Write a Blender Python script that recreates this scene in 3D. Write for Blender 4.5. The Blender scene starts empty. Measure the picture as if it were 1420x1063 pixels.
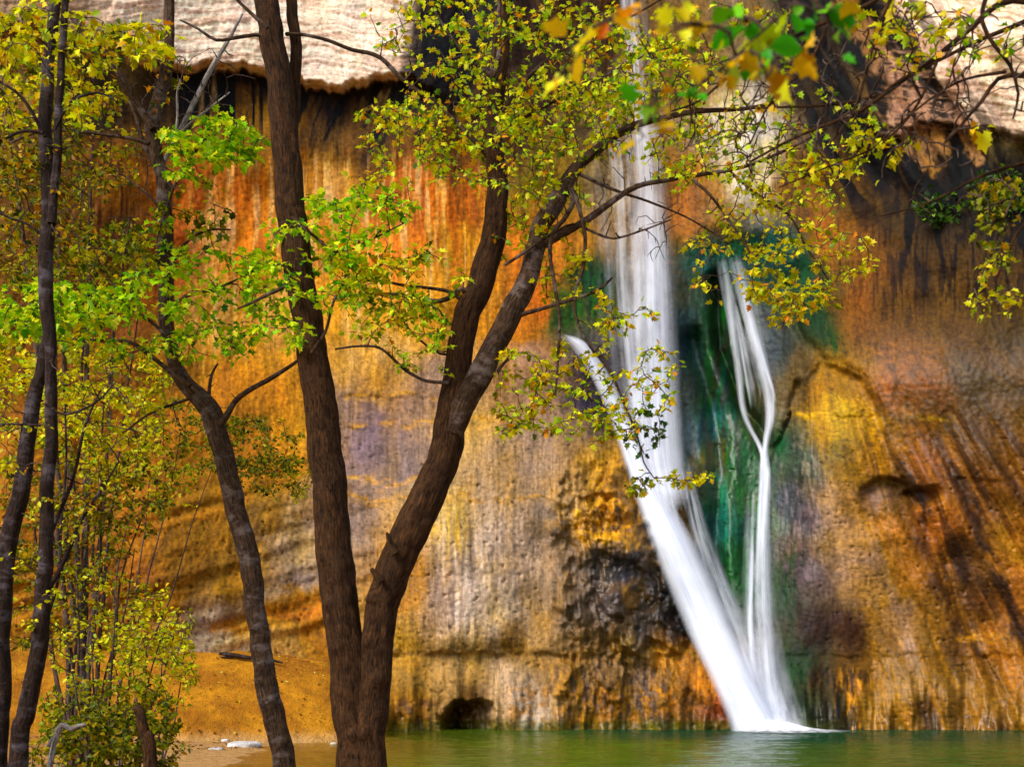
import bpy, math, random
import numpy as np
from mathutils import Vector
C = bpy.context.scene
R = math.radians
# ------------------------------------------------------------------ camera
CAM_H, FPX, HOR = 2.0, 1714.0, 924.0          # eye height, focal length and horizon in the photo's 1420 px frame
cam_d = bpy.data.cameras.new('camera'); cam = bpy.data.objects.new('camera', cam_d)
C.collection.objects.link(cam); C.camera = cam
cam.location = (0, 0, CAM_H); cam.rotation_euler = (R(90), 0, 0)
cam_d.sensor_width = 36.0; cam_d.lens = 36.0*FPX/1420; cam_d.shift_y = (HOR-531.5)/1420
cam_d.clip_start = 0.05; cam_d.clip_end = 2000
cam_d.dof.use_dof = True; cam_d.dof.focus_distance = 15.0; cam_d.dof.aperture_fstop = 5.0
# ------------------------------------------------------------------ light
SUN_EL, SUN_AZ = R(42), R(222)                # open shade under a bright sky: a wide soft sun from behind and left of the camera
w = bpy.data.worlds.new('World'); C.world = w; w.use_nodes = True
nt = w.node_tree; nt.nodes.clear()
sky = nt.nodes.new('ShaderNodeTexSky'); sky.sky_type = 'NISHITA'; sky.sun_disc = False
sky.sun_elevation = SUN_EL; sky.sun_rotation = SUN_AZ; sky.air_density = 1.0; sky.dust_density = 1.5
bg = nt.nodes.new('ShaderNodeBackground'); bg.inputs[1].default_value = 0.11
wo = nt.nodes.new('ShaderNodeOutputWorld')
nt.links.new(sky.outputs[0], bg.inputs[0]); nt.links.new(bg.outputs[0], wo.inputs[0])
sd = bpy.data.lights.new('sun', 'SUN'); sd.energy = 2.0; sd.angle = R(24); sd.color = (1.0, 0.97, 0.92)
sun = bpy.data.objects.new('sun', sd); C.collection.objects.link(sun)
sv = Vector((math.sin(SUN_AZ)*math.cos(SUN_EL), math.cos(SUN_AZ)*math.cos(SUN_EL), math.sin(SUN_EL)))
sun.rotation_euler = sv.to_track_quat('Z', 'Y').to_euler(); sun.location = (-10, -20, 40)
C.view_settings.view_transform = 'Standard'; C.view_settings.look = 'None'
C.view_settings.exposure = 0.95; C.view_settings.gamma = 1.0
try:
    C.cycles.max_bounces = 6; C.cycles.transparent_max_bounces = 24; C.cycles.diffuse_bounces = 3
except Exception: pass
EXPO = 1.22                                     # displayed value of a white surface facing the light (used to choose albedos)
# ------------------------------------------------------------------ helpers
rng = np.random.default_rng(7); random.seed(7)
def lin(c):
    c = np.asarray(c, float)/255.0
    return np.where(c <= 0.04045, c/12.92, ((c+0.055)/1.055)**2.4)
def hsh(ix, iy, seed):
    n = (ix.astype(np.int64)*374761393 + iy.astype(np.int64)*668265263 + seed*1442695041) & 0xffffffff
    n = ((n ^ (n >> 13))*1274126177) & 0xffffffff
    n = n ^ (n >> 16)
    return (n & 0xffff)/65535.0
def vn(x, y, seed=0):
    x = np.asarray(x, float); y = np.asarray(y, float)
    ix = np.floor(x); iy = np.floor(y); fx = x-ix; fy = y-iy
    def g(a, b):
        h = hsh(ix+a, iy+b, seed)*(2*np.pi)
        return np.cos(h)*(fx-a)+np.sin(h)*(fy-b)
    ux = fx*fx*fx*(fx*(fx*6-15)+10); uy = fy*fy*fy*(fy*(fy*6-15)+10)
    return .5+.85*((g(0, 0)*(1-ux)+g(1, 0)*ux)*(1-uy) + (g(0, 1)*(1-ux)+g(1, 1)*ux)*uy)
def fbm(x, y, seed=0, o=4, g=0.5):
    t = 0; a = 1.0; n = 0
    for k in range(o):
        t = t + a*vn(x*2**k + 17.3*k, y*2**k + 9.1*k, seed+k*13); n += a; a *= g
    return t/n
def ss(a, b, x):
    t = np.clip((x-a)/(b-a), 0, 1); return t*t*(3-2*t)
def gau(x, y, cx, cy, rx, ry): return np.exp(-((x-cx)/rx)**2 - ((y-cy)/ry)**2)
def pdist(x, y, pts):
    best = np.full(np.shape(x), 1e9); side = np.zeros(np.shape(x))
    for (ax, ay), (bx, by) in zip(pts[:-1], pts[1:]):
        dx, dy = bx-ax, by-ay; L = dx*dx+dy*dy
        t = np.clip(((x-ax)*dx+(y-ay)*dy)/L, 0, 1)
        d = np.hypot(x-ax-t*dx, y-ay-t*dy)
        s = np.sign((x-ax)*dy-(y-ay)*dx)
        side = np.where(d < best, s, side); best = np.minimum(best, d)
    return best, side
def ray(px, py, Y): return ((px-710.0)/FPX*Y, Y, CAM_H+(HOR-py)/FPX*Y)
def V(px, py, Y): return Vector(ray(px, py, Y))
def mesh_obj(name, verts, faces, mat=None, parent=None, smooth=True, cols=None, vecs=None):
    """verts (n,3) array; faces: (m,3) or (m,4) int array, or a list of such arrays"""
    me = bpy.data.meshes.new(name)
    verts = np.asarray(verts, np.float32)
    fl = faces if isinstance(faces, list) else [faces]
    fl = [np.asarray(f, np.int32) for f in fl if len(f)]
    loops = np.concatenate([f.ravel() for f in fl]); tot = np.concatenate([np.full(len(f), f.shape[1], np.int32) for f in fl])
    start = np.concatenate([[0], np.cumsum(tot)[:-1]]).astype(np.int32)
    me.vertices.add(len(verts)); me.vertices.foreach_set('co', verts.ravel())
    me.loops.add(len(loops)); me.loops.foreach_set('vertex_index', loops)
    me.polygons.add(len(tot)); me.polygons.foreach_set('loop_start', start)
    me.polygons.foreach_set('use_smooth', np.full(len(tot), smooth, bool))
    me.update(calc_edges=True)
    for k, c in (cols or {}).items():
        a = me.attributes.new(k, 'FLOAT_COLOR', 'POINT')
        c = np.asarray(c, np.float32)
        if c.shape[1] == 3: c = np.concatenate([c, np.ones((len(c), 1), np.float32)], 1)
        a.data.foreach_set('color', c.ravel())
    for k, c in (vecs or {}).items():
        a = me.attributes.new(k, 'FLOAT_VECTOR', 'POINT'); a.data.foreach_set('vector', np.asarray(c, np.float32).ravel())
    if mat: me.materials.append(mat)
    o = bpy.data.objects.new(name, me); C.collection.objects.link(o)
    if parent: o.parent = parent
    return o
def tag(o, label=None, cat=None, group=None, kind=None):
    if label: o['label'] = label
    if cat: o['category'] = cat
    if group: o['group'] = group
    if kind: o['kind'] = kind
    return o
def empty(name, loc, label, cat, group=None):
    o = bpy.data.objects.new(name, None); C.collection.objects.link(o); o.location = loc
    o.empty_display_size = 0.2
    return tag(o, label, cat, group)
class N:                                        # tiny node-tree writer
    def __init__(s, name):
        s.m = bpy.data.materials.new(name); s.m.use_nodes = True; s.t = s.m.node_tree; s.t.nodes.clear()
    def a(s, typ, ins=None, **kw):
        n = s.t.nodes.new('ShaderNode'+typ)
        for k, v in kw.items(): setattr(n, k, v)
        for k, v in (ins or {}).items():
            sock = n.inputs[k]
            if isinstance(v, bpy.types.NodeSocket): s.t.links.new(v, sock)
            else: sock.default_value = v
        return n
    def math(s, op, a, b=0.0, clamp=False):
        n = s.a('Math', {0: a, 1: b}, operation=op); n.use_clamp = clamp; return n.outputs[0]
    def mul(s, c1, c2, fac=1.0, mode='MULTIPLY'):
        n = s.a('MixRGB', {0: fac, 1: c1, 2: c2}, blend_type=mode); return n.outputs[0]
    def ramp(s, fac, stops):
        n = s.a('ValToRGB', {0: fac}); r = n.color_ramp
        r.elements[0].position, r.elements[0].color = stops[0][0], stops[0][1]
        r.elements[1].position, r.elements[1].color = stops[-1][0], stops[-1][1]
        for p, c in stops[1:-1]:
            e = r.elements.new(p); e.color = c
        return n.outputs[0]
    def noise(s, vec, scale, detail=4, rough=0.55, dist=0.0):
        return s.a('TexNoise', {'Vector': vec, 'Scale': scale, 'Detail': detail, 'Roughness': rough, 'Distortion': dist}).outputs[0]
    def mapp(s, vec, scale=(1, 1, 1), loc=(0, 0, 0), rot=(0, 0, 0)):
        return s.a('Mapping', {'Vector': vec, 'Scale': scale, 'Location': loc, 'Rotation': rot}).outputs[0]
    def out(s, sh): s.a('OutputMaterial', {0: sh}); return s.m
def g3(v): return (v, v, v, 1)
# ------------------------------------------------------------------ the cliff: real relief in metres of depth
CREASE = [(1095, 570), (1108, 545), (1122, 520), (1140, 503), (1165, 503), (1195, 520), (1215, 545), (1228, 590), (1245, 640), (1275, 690), (1310, 760), (1345, 830), (1372, 905)]
GULLY = [(1090, 400), (1110, 460), (1145, 503)]
LIPX = np.array([-900, 0, 150, 250, 330, 400, 470, 560, 640, 760, 900, 1100, 1200, 1300, 1420, 2400]); LIPY = np.array([-150, 30, 75, 98, 92, 112, 124, 105, 150, 175, 170, 230, 200, 175, 190, 190])
def lip_line(wu, u): return np.interp(wu, LIPX, LIPY) + 13*(fbm(u/34, 0*u, 8, 3)-.5)*2 + 4*(fbm(u/9, 0*u, 9, 3)-.5)*2
RIB = [[(990, 390), (1000, 480), (1030, 560), (1062, 622)], [(1105, 540), (1090, 590), (1066, 640)], [(960, 470), (985, 560), (1000, 660), (990, 760), (1010, 860)], [(1018, 420), (1045, 520), (1056, 600)]]
def cliff_depth(u, v):
    wu = u + 14*(fbm(u/90, v/90, 3)-.5)*2; wv = v + 14*(fbm(u/90, v/90, 4)-.5)*2
    d = np.full(np.shape(u), 40.0)
    up = ss(1000, 520, v)
    d = d - 4.5*ss(480, -60, u) - 8*ss(-20, -900, u)
    d = d - up*3.0*ss(1080, 1450, u) - 10*ss(1440, 2300, u)
    d = d + 1.3*ss(1000, 560, v) + 0.9*ss(620, 200, v)
    # overhanging brow of pale sandstone above the alcove
    lip = lip_line(wu, u)
    brow = ss(8, -10, v-lip)
    amp = .5*ss(620, 540, u) + .45*ss(1180, 1290, u)+.1
    d = d - amp*brow*(1+.15*ss(0, -300, v-lip)) + brow*(lip-v)*.004
    d = d + 0.3*ss(140, 0, v-lip)*(1-brow)*ss(640, 540, u)
    # slot cut by the falls
    d = d + 1.5*gau(u, 0, 905, 0, 95, 1)*ss(760, 560, v) + 1.6*np.exp(-((u-1035)/75.0)**2)*ss(300, 400, v)*ss(960, 700, v)
    d = d - 1.3*gau(wu, wv, 640, 720, 190, 260) - .8*gau(wu, wv, 820, 690, 70, 170) + .5*gau(wu, wv, 940, 860, 60, 60)
    d = d - 1.1*gau(wu, wv, 250, 790, 230, 150)
    d = d - .28*ss(745, 705, wu)*ss(560, 660, v)*ss(910, 880, v)*ss(480, 620, u)
    d = d + .5*ss(493, 483, wv)*ss(600, 660, u)*ss(840, 790, u)
    # ledge courses
    for y0, a, x0, x1 in ((905, .12, 530, 1010), (907, .05, 1080, 1500), (590, .05, 470, 720), (548, .05, 470, 640), (575, .08, 1150, 1215), (662, .05, 1300, 1420)):
        m = ss(x0-15, x0+15, u)*ss(x1+15, x1-15, u)
        yy = y0 + 9*(fbm(u/40, 0*u+y0, 21, 4)-.5)*2; m = m*ss(.36, .56, fbm(u/50, 0*u+y0, 22, 3))
        d = d + a*m*ss(yy-3, yy+3, v)*ss(yy+70, yy+8, v) - .5*a*m*ss(yy-30, yy-3, v)*ss(yy+3, yy, v)
    # lower skirts spread out towards the water, with flutes
    sk = ss(905, 1000, v)
    d = d + .9*sk*(fbm(u/110, 0*u, 55, 2)-.5)*2 - .7*sk + sk*.55*(fbm(u/26, v/120, 31, 3)-.5)*2
    # slab by the foot of the falls
    slab, sd_ = pdist(u, v, [(868, 905), (930, 952), (985, 985), (1022, 1004)])
    d = d - .3*(sd_ > 0)*ss(0, 16, slab)*ss(60, 20, np.maximum(u-1010, 0)+0*v)*ss(1100, 1015, u+0*v)*ss(895, 912, v)*(u > 850)*(u < 1080)
    # right side: rounded boss, crease, pocket
    d = d - .9*gau(wu, wv, 1165, 640, 70, 150)
    c, s = pdist(wu, wv, CREASE)
    fade = ss(905, 760, v)*.7+.3
    d = d + .12*np.exp(-(c/5.0)**2)*fade + .4*fade*(s < 0)*np.exp(-(c/55.0)**2)*(1-np.exp(-(c/6.0)**2))
    c2, _ = pdist(wu, wv, GULLY); d = d + .22*np.exp(-(c2/7.0)**2)
    for r_, a, wd in ((RIB[0], 1.0, 10), (RIB[1], .4, 9), (RIB[2], .8, 14), (RIB[3], .35, 8)):
        c2, _ = pdist(wu*.5+u*.5, wv, r_); d = d + a*np.exp(-(c2/wd)**2)
    d = d - .5*gau(wu, wv, 1010, 730, 18, 110) - .4*gau(wu, wv, 978, 620, 25, 60)
    d = d - .5*gau(wu, wv, 1120, 760, 35, 130)
    # pocket on the right
    q = np.hypot((wu-1228)/44, (wv-683+(wu-1228)*.05)/22)
    d = d + .5*ss(1.05, .6, q)*(1-.6*ss(655, 705, v)); q2 = np.hypot((wu-1278)/34, (wv-690)/16); d = d + .6*ss(1.05, .4, q2)
    # cave at the waterline
    cu = wu+8*(fbm(u/24, v/20, 57, 3)-.5)*2; cv = wv+8*(fbm(u/22, v/24, 56, 3)-.5)*2
    q = np.hypot((cu-650)/37, (np.maximum(0, 1000-cv))/(33.0))
    d = d + 2.4*ss(1.1, .6, q)*(1-.62*ss(628, 656, cu)*ss(958, 985, cv))
    # slanting buttresses, upper right
    s2 = u - .62*(v)
    d = d + (fbm(s2/60, v/200, 41, 2)-.5)*2*.8*ss(1080, 1180, u)*ss(330, 200, v)
    # lower right flutes
    s3 = u-.48*(v-700)
    d = d + (fbm(s3/60, v/300, 43, 3)-.5)*2*.7*ss(1130, 1230, u)*ss(520, 640, v)
    # broken relief left of the falls
    k = ss(750, 800, u)*ss(990, 930, u)*ss(600, 660, v)*ss(1000, 960, v)
    d = d - .5*k*(fbm(wu/40, wv/55, 51, 4)-.5)*2 - .18*k*(fbm(u/9, v/18, 52, 3)-.5)*2
    d = d - k*.4*ss(.5, .62, fbm(wu/70, wv/60, 53, 3))
    # general relief
    d = d + .5*(fbm(u/210, v/160, 61, 3)-.5)*2 + .07*(1+.8*ss(520, 480, v))*(fbm(u/50, v/80, 62, 4)-.5)*2
    d = d + .032*(fbm(wu/9+.3*fbm(u/20, v/20, 60), wv/24, 63, 4)-.5)*2 + .028*(fbm(u/6, v/6, 64, 3)-.5)*2
    # thin beds on the pale brow
    bed = v + .10*u*ss(700, 300, u) - .12*(u-1100)*(u > 1100) + 10*(fbm(u/70, v/30, 65, 3)-.5)*2
    d = d + brow*.07*(.4+1.2*fbm(u/60, v/25, 58))*np.maximum(ss(590, 560, u), ss(1200, 1240, u))*(fbm(bed/8, u/240, 66, 4)-.5)*2
    # broad curved bands of the lower left dome
    d = d + .16*(fbm((v+.28*(u-300)+14*(fbm(u/90, v/60, 54)-.5))/26, u/400, 53, 2)-.5)*2*ss(560, 500, u)*ss(640, 700, v)*ss(905, 880, v)
    # pits
    p = fbm(u/9, v/9, 67, 2); d = d + .08*ss(.70, .85, p)*ss(560, 640, v)
    return np.maximum(d, 20)
# ------------------------------------------------------------------ the cliff: pigments (iron, manganese varnish, lime, algae), plus painted shade in crease and pocket
PIG = """-300 -300 215 185 150;200 -300 220 190 155;700 -300 190 160 130;1100 -300 120 90 65;1600 -300 220 195 160;-300 400 140 95 40;-300 900 160 105 30;1750 400 110 80 40;1750 850 160 110 30
60 40 150 120 85;210 20 226 196 160;300 60 228 200 165;400 60 222 190 158;490 40 228 196 160;540 80 215 182 150;600 60 40 38 52;650 60 55 50 60;690 40 60 50 50;760 80 75 48 20;800 30 100 65 28;850 150 150 122 100;950 100 112 82 42
1030 200 205 190 180;1040 240 190 175 170;1120 100 64 48 32;1200 60 52 40 30;1230 120 140 105 75;1260 180 150 112 82;1180 160 28 22 16;1340 60 228 204 170;1400 30 228 204 170;1390 130 205 175 135;1300 100 190 150 110;1350 190 40 32 24;1300 270 46 34 20;1400 260 40 32 18;1220 230 40 28 16
130 150 60 45 25;220 130 70 50 25;330 125 110 72 20;350 180 150 105 25;420 180 110 74 20;460 160 70 46 16;490 210 120 80 24;530 190 92 62 22;620 220 112 76 30;690 200 90 60 25
100 240 120 80 20;160 250 172 108 22;270 260 188 100 18;340 270 212 120 40;400 250 190 120 50;470 260 190 132 72;560 270 192 102 22;600 270 200 108 16;640 290 180 105 30;740 250 122 98 30;800 240 130 105 60;850 260 152 128 105;960 270 152 98 28;1100 260 130 86 26;1180 270 110 76 26;1250 300 90 62 24
110 330 120 76 30;170 330 128 78 22;240 350 190 100 40;300 330 216 152 102;350 350 226 132 40;420 340 214 140 60;530 350 200 112 20;640 330 190 130 40;740 360 192 112 12;800 340 170 110 30;880 330 150 125 115;960 320 165 105 25;970 350 24 70 72;1060 360 20 74 76;1110 370 24 70 60;1150 340 160 95 20;1200 350 152 92 20;1300 350 96 66 26;1400 350 96 66 30
150 430 140 80 25;300 420 206 150 82;400 430 215 155 85;500 430 200 140 60;560 420 196 136 50;620 450 190 130 50;750 420 192 108 6;720 460 180 110 20;785 440 50 84 40;815 390 24 74 40;1130 440 24 66 26;1180 420 142 86 20;1240 430 125 85 35;1310 410 120 84 44;1400 430 110 80 36
400 530 192 128 42;330 540 190 125 50;480 520 190 140 80;540 510 190 142 84;600 530 165 130 112;720 495 168 128 108;760 520 160 122 104;810 510 78 72 98;840 560 80 74 96;960 470 46 64 78;985 470 30 66 40;1010 500 60 50 40;1080 480 52 62 74;1110 520 112 92 72;1160 530 158 108 32;1240 540 170 104 16;1290 560 160 100 24;1350 540 112 80 38;1400 560 120 85 40
200 620 160 105 30;400 590 196 136 36;350 650 185 120 35;510 600 132 108 122;470 560 150 120 110;560 650 142 117 117;650 600 192 152 92;690 650 182 146 112;740 620 168 138 120;790 620 160 128 100;820 640 190 145 75;850 680 180 125 30;950 620 66 84 104;975 600 50 76 84;990 640 130 90 40;1000 640 30 80 44;1040 650 40 84 40;1110 640 78 92 98;1100 700 90 86 96;1160 620 138 108 58;1195 590 210 155 30;1160 575 200 150 60;1210 640 205 148 24;1290 640 152 96 18;1330 600 135 92 30;1390 600 140 95 28
200 690 166 106 26;300 730 152 108 56;360 690 150 112 70;420 740 158 130 110;480 700 150 122 112;580 700 190 150 90;620 720 200 160 70;690 720 190 155 126;720 760 200 168 150;760 720 142 118 104;790 700 190 150 100;815 720 200 140 40;850 740 205 145 35;870 790 72 68 84;830 780 110 95 90;940 740 150 105 40;930 830 40 30 20;975 720 40 60 66;1000 730 60 110 108;1020 760 30 80 36;1070 720 110 120 125;1110 730 104 84 96;1150 740 150 116 88;1180 780 160 125 105;1230 685 130 98 84;1260 800 166 116 40;1230 740 185 130 28;1300 720 190 125 14;1330 770 112 76 20;1370 720 140 95 24;1400 780 190 130 26
170 800 152 96 20;260 790 146 102 54;330 830 160 115 50;430 790 160 132 116;420 840 165 110 28;560 810 190 130 36;620 830 186 150 130;650 830 212 184 168;690 840 205 175 150;760 830 150 120 92;800 840 130 105 85;850 830 94 78 78;890 860 80 66 60;870 820 160 112 36;940 870 36 28 20;1010 820 24 66 40;980 800 20 44 48;1080 820 60 80 60;1110 780 116 90 96;1130 870 76 48 16;1180 870 96 62 22;1220 830 168 128 90;1250 860 168 130 104;1330 870 140 100 22;1290 860 150 110 50;1400 850 180 122 18;1370 820 130 88 22
300 890 180 160 145;200 880 150 100 40;400 890 175 135 95;430 860 165 108 26;560 895 188 142 64;650 905 188 148 88;710 885 120 84 20;750 880 178 136 84;800 920 152 112 62;870 900 130 100 60;930 915 190 128 22;985 940 180 116 20;1000 975 140 72 34;960 970 104 72 24;1110 920 32 62 24;1150 940 78 58 30;1190 940 150 105 28;1260 950 160 126 92;1300 930 158 118 60;1380 930 146 106 40;1380 975 140 100 66
570 985 166 116 22;560 940 172 128 66;620 950 178 136 80;650 980 120 80 26;700 960 192 160 134;730 985 190 165 148;790 960 180 130 60;850 975 172 116 26;850 935 140 108 84;900 950 130 100 84;930 985 140 96 28;1110 985 40 60 24;1150 990 64 56 26;1220 985 150 116 84;1290 990 150 112 60;1400 995 150 112 78"""
PIG = np.array([[float(q) for q in s.split()] for ln in PIG.split('\n') for s in ln.split(';')])
def flow(u, v):
    """coordinate across the water-streaks: vertical on the left and centre, fanning out on both flanks"""
    sp = lambda x: 25*np.log1p(np.exp(np.clip(x/25, -40, 40)))
    vr = 470 + sp(v-470); vl = 620 + sp(v-620)
    r_ = np.maximum(u-1085, 0); l_ = np.minimum(u-520, 0)
    wb = ss(1120, 1200, u)*ss(330, 230, v)
    return np.clip(u, 520, 1085) + r_*300/(vr-170) + l_*310/(vl-310) - wb*.6*v
def cliff_color(u, v):
    wu = u + 16*(fbm(u/38, v/60, 71)-.5)*2 + 5*(fbm(u/9, v/14, 73)-.5)*2; wv = v + 18*(fbm(u/45, v/50, 72)-.5)*2
    acc = np.zeros(u.shape+(3,)); ws = np.zeros(u.shape)
    L = lin(PIG[:, 2:])
    for k in range(len(PIG)):
        d2 = ((wu-PIG[k, 0])/1.0)**2 + ((wv-PIG[k, 1])*.8)**2
        q = 1/(d2+140)**1.9
        acc += q[..., None]*L[k]; ws += q
    col = acc/ws[..., None]
    s = flow(u, v); s = s + 9*(fbm(s/34, v/260, 74, 2)-.5)*2 + 3*(fbm(s/10, v/70, 75, 2)-.5)*2
    u0 = u; u = u + 7*(fbm(u/30, v/220, 76, 2)-.5)*2 + 2.5*(fbm(u/9, v/60, 77, 2)-.5)*2
    def mixin(m, c, k=1.0):
        nonlocal col
        m = np.clip(m*k, 0, 1)[..., None]; col = col*(1-m) + lin(c)*m
    lip = lip_line(wu, u0); bz = np.maximum(ss(600, 560, u), ss(1200, 1240, u)); brow = ss(9, 3, v-lip)*bz
    mixin(brow*np.maximum(ss(150, 200, u)*ss(600, 560, u), ss(1225, 1260, u-.45*v)*ss(190, 150, v))*.92, (226, 196, 162))
    # manganese streaks hanging from the lip of the alcove
    us = u+.45*np.maximum(v-lip, 0)*ss(380, 440, u); st = fbm(us/13, v/400, 81, 3); h = 1-ss(0, 1, (v-lip)/(30+170*fbm(us/30, 0*u, 82, 3)))
    mixin(ss(.50, .58, st+.05*h)*ss(0, .35, h)*ss(230, 260, u)*ss(640, 560, u)*(1-brow), (22, 16, 9))
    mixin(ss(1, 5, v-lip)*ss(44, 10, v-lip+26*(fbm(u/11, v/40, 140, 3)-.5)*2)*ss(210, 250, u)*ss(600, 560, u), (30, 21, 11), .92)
    mixin(gau(u-.35*(160-v), v, 440, 165, 45, 45)*ss(.42, .58, st)*(1-brow), (20, 15, 10))
    mixin(ss(.5, .66, fbm(u/7, v/260, 83, 3))*ss(200, 250, v)*ss(480, 330, v)*ss(520, 560, u)*ss(680, 640, u), (196, 88, 10), .45)
    mixin(ss(.56, .68, fbm(u/9, v/240, 84, 3))*ss(190, 240, v)*ss(480, 330, v)*ss(180, 230, u)*ss(520, 440, u), (186, 84, 14), .45)
    mixin(ss(.5, .66, fbm(u/6, v/260, 85, 3))*ss(210, 250, v)*ss(420, 330, v)*ss(60, 150, u)*ss(260, 210, u), (84, 44, 14), .6)
    mixin(ss(.55, .68, fbm(u/8, v/200, 86, 3))*ss(200, 240, v)*ss(560, 400, v)*ss(240, 300, u)*ss(720, 640, u), (232, 190, 140), .45)
    # dark seeps over the brow
    sl = u + .32*(v-60)
    mixin(ss(.47, .56, fbm(sl/26, v/300, 87, 3))*ss(556, 575, sl)*ss(712, 690, sl)*ss(190, 140, v), (26, 26, 38), .9)
    for x0, w0 in ((588, 7), (625, 16), (665, 12)):
        mixin(np.exp(-((sl-x0-8*(fbm(v/60, 0*u, 88)-.5))/w0)**4)*ss(180, 130, v), (24, 24, 36), .9)
    # slanting varnish, upper right
    s2 = u - .55*v
    mixin(ss(.44, .56, fbm(s2/30, v/260, 89, 3))*ss(1090, 1130, u)*ss(360, 250, v)*ss(1330, 1240, s2), (24, 19, 13), .92)
    for x0, w0 in ((1152, 20), (1216, 20), (1095, 26)):
        mixin(np.exp(-((s2-x0)/w0)**4)*ss(-80, 20, v)*ss(300, 220, v)*ss(.25, .45, fbm(s2/9, v/70, 90, 3)), (20, 16, 12), .9)
    for ln_, wd in (([(1165, 0), (1215, 70), (1262, 140), (1300, 215)], 17), ([(1235, 150), (1262, 200), (1290, 240)], 10), ([(1325, 150), (1345, 190), (1352, 215)], 12), ([(1290, 60), (1330, 120)], 14)):
        q, _ = pdist(wu, wv, ln_); mixin(ss(1.25, .8, q/wd)*ss(.3, .5, fbm(u/16, v/26, 139, 4)), (156, 114, 84), .85)
    mixin(ss(.5, .62, fbm(u/14, v/90, 91, 4))*ss(1200, 1260, u)*ss(200, 240, v)*ss(470, 330, v), (26, 22, 10), .85)
    mixin(ss(.55, .62, fbm(u/6, v/70, 92, 3))*ss(1130, 1260, u)*ss(270, 320, v)*ss(480, 400, v), (38, 26, 10), .6)
    # lime streaks and purple rain-wash
    mixin(ss(.5, .72, fbm(u/4.5, v/200, 93, 2))*gau(u, v, 655, 800, 55, 85), (226, 204, 200), .75)
    mixin(ss(.52, .7, fbm(u/5.5, v/220, 94, 2))*gau(u, v, 650, 780, 60, 100), (136, 116, 128), .6)
    mixin(ss(.46, .64, fbm(u/30, v/22, 95, 4))*gau(u, v, 520, 620, 75, 70), (124, 102, 106), .6)
    mixin(ss(.46, .6, fbm(u/16, v/30, 96, 4))*gau(u, v, 870, 790, 55, 60), (62, 62, 82), .8)
    mixin(ss(.5, .6, fbm(u/12, v/20, 97, 4))*gau(u, v, 850, 720, 60, 50), (70, 46, 10), .75)
    mixin(ss(.54, .62, fbm(u/14, v/16, 98, 3))*gau(u, v, 820, 710, 45, 40), (232, 170, 50), .8)
    mixin(ss(.5, .6, fbm(u/12, v/34, 99, 4))*gau(u, v, 820, 545, 45, 60), (60, 56, 84), .8)
    mixin(ss(.5, .6, fbm(u/6, v/40, 100, 4))*gau(u, v, 1115, 690, 40, 120), (44, 50, 58), .65)
    mixin(ss(.56, .66, fbm(u/6, v/30, 102, 4))*gau(u, v, 1110, 680, 40, 130), (150, 132, 140), .6)
    mixin(ss(.5, .62, fbm(u/5, v/40, 101, 3))*(gau(u, v, 1095, 820, 18, 120)+gau(u, v, 1115, 925, 34, 25)), (24, 74, 22), .8)
    # algae in the slot
    mixin(ss(.48, .58, fbm(u/10, v/70, 103, 4))*np.maximum(gau(u, v, 1000, 480, 35, 120), gau(u, v, 1025, 740, 30, 120)), (24, 104, 46), .8)
    mixin(ss(.54, .64, fbm(u/9, v/80, 104, 4))*gau(u, v, 1000, 690, 22, 110), (72, 140, 140), .7)
    mixin(gau(wu, wv, 1030, 348, 80, 16)*ss(.3, .55, fbm(u/20, v/7, 141, 3)), (44, 134, 128), .65); mixin(ss(.5, .6, fbm(u/5, v/60, 142, 4))*gau(u, v, 1010, 600, 50, 200), (30, 120, 70), .5); mixin(ss(.52, .62, fbm(u/6, v/70, 143, 4))*gau(u, v, 985, 560, 40, 160), (60, 92, 112), .6)
    mixin(np.exp(-((u-1135-.5*(v-440))/13)**2)*ss(390, 420, v)*ss(500, 480, v)*ss(.4, .55, fbm(u/6, v/30, 133, 4)), (20, 66, 22), .9)
    mixin(gau(u, v, 1085, 615, 14, 22), (14, 92, 50), .8)
    mixin(ss(.45, .6, fbm(u/12, v/26, 105, 4))*gau(u, v, 805, 415, 34, 50), (30, 96, 34), .8)
    mixin(ss(.5, .62, fbm(u/9, v/40, 127, 4))*gau(u, v, 815, 400, 36, 60), (16, 50, 40), .8)
    mixin(gau(wu, wv, 1020, 372, 110, 36)*ss(.3, .5, fbm(u/30, v/8, 129, 4)), (22, 88, 82), .85)
    mixin(gau(wu, wv, 1110, 400, 40, 30)*ss(.35, .55, fbm(u/10, v/20, 130, 4)), (20, 92, 52), .8)
    # gold beds and streaks on the right flank
    mixin(ss(.52, .64, fbm(s/5, v/170, 106, 3))*ss(1170, 1260, u)*ss(540, 620, v), (214, 150, 22), .3)
    mixin(ss(.56, .68, fbm(s/16, v/240, 107, 3))*ss(1150, 1230, u)*ss(520, 600, v), (72, 48, 12), .6)
    for ln_ in ([(1200, 520), (1222, 570), (1245, 640), (1285, 710)], [(1262, 735), (1300, 800), (1335, 880), (1350, 905)], [(1180, 560), (1150, 700)][:1]*0 or [(1300, 600), (1345, 700), (1385, 800), (1420, 890)], [(1350, 700), (1375, 780), (1410, 880)], [(1255, 640), (1275, 700), (1290, 750)]):
        q, _ = pdist(wu, v, ln_); mixin(np.exp(-(q/9)**2)*ss(.3, .5, fbm(s/6, v/50, 108, 3)), (60, 42, 12), .6)  # dark streaks; the lines along the crease put its shade into the colour
    mixin(ss(.45, .6, fbm(s/12, v/120, 109, 3))*gau(u-.4*(v-800), v, 1225, 800, 36, 110), (176, 142, 132), .6)
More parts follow.
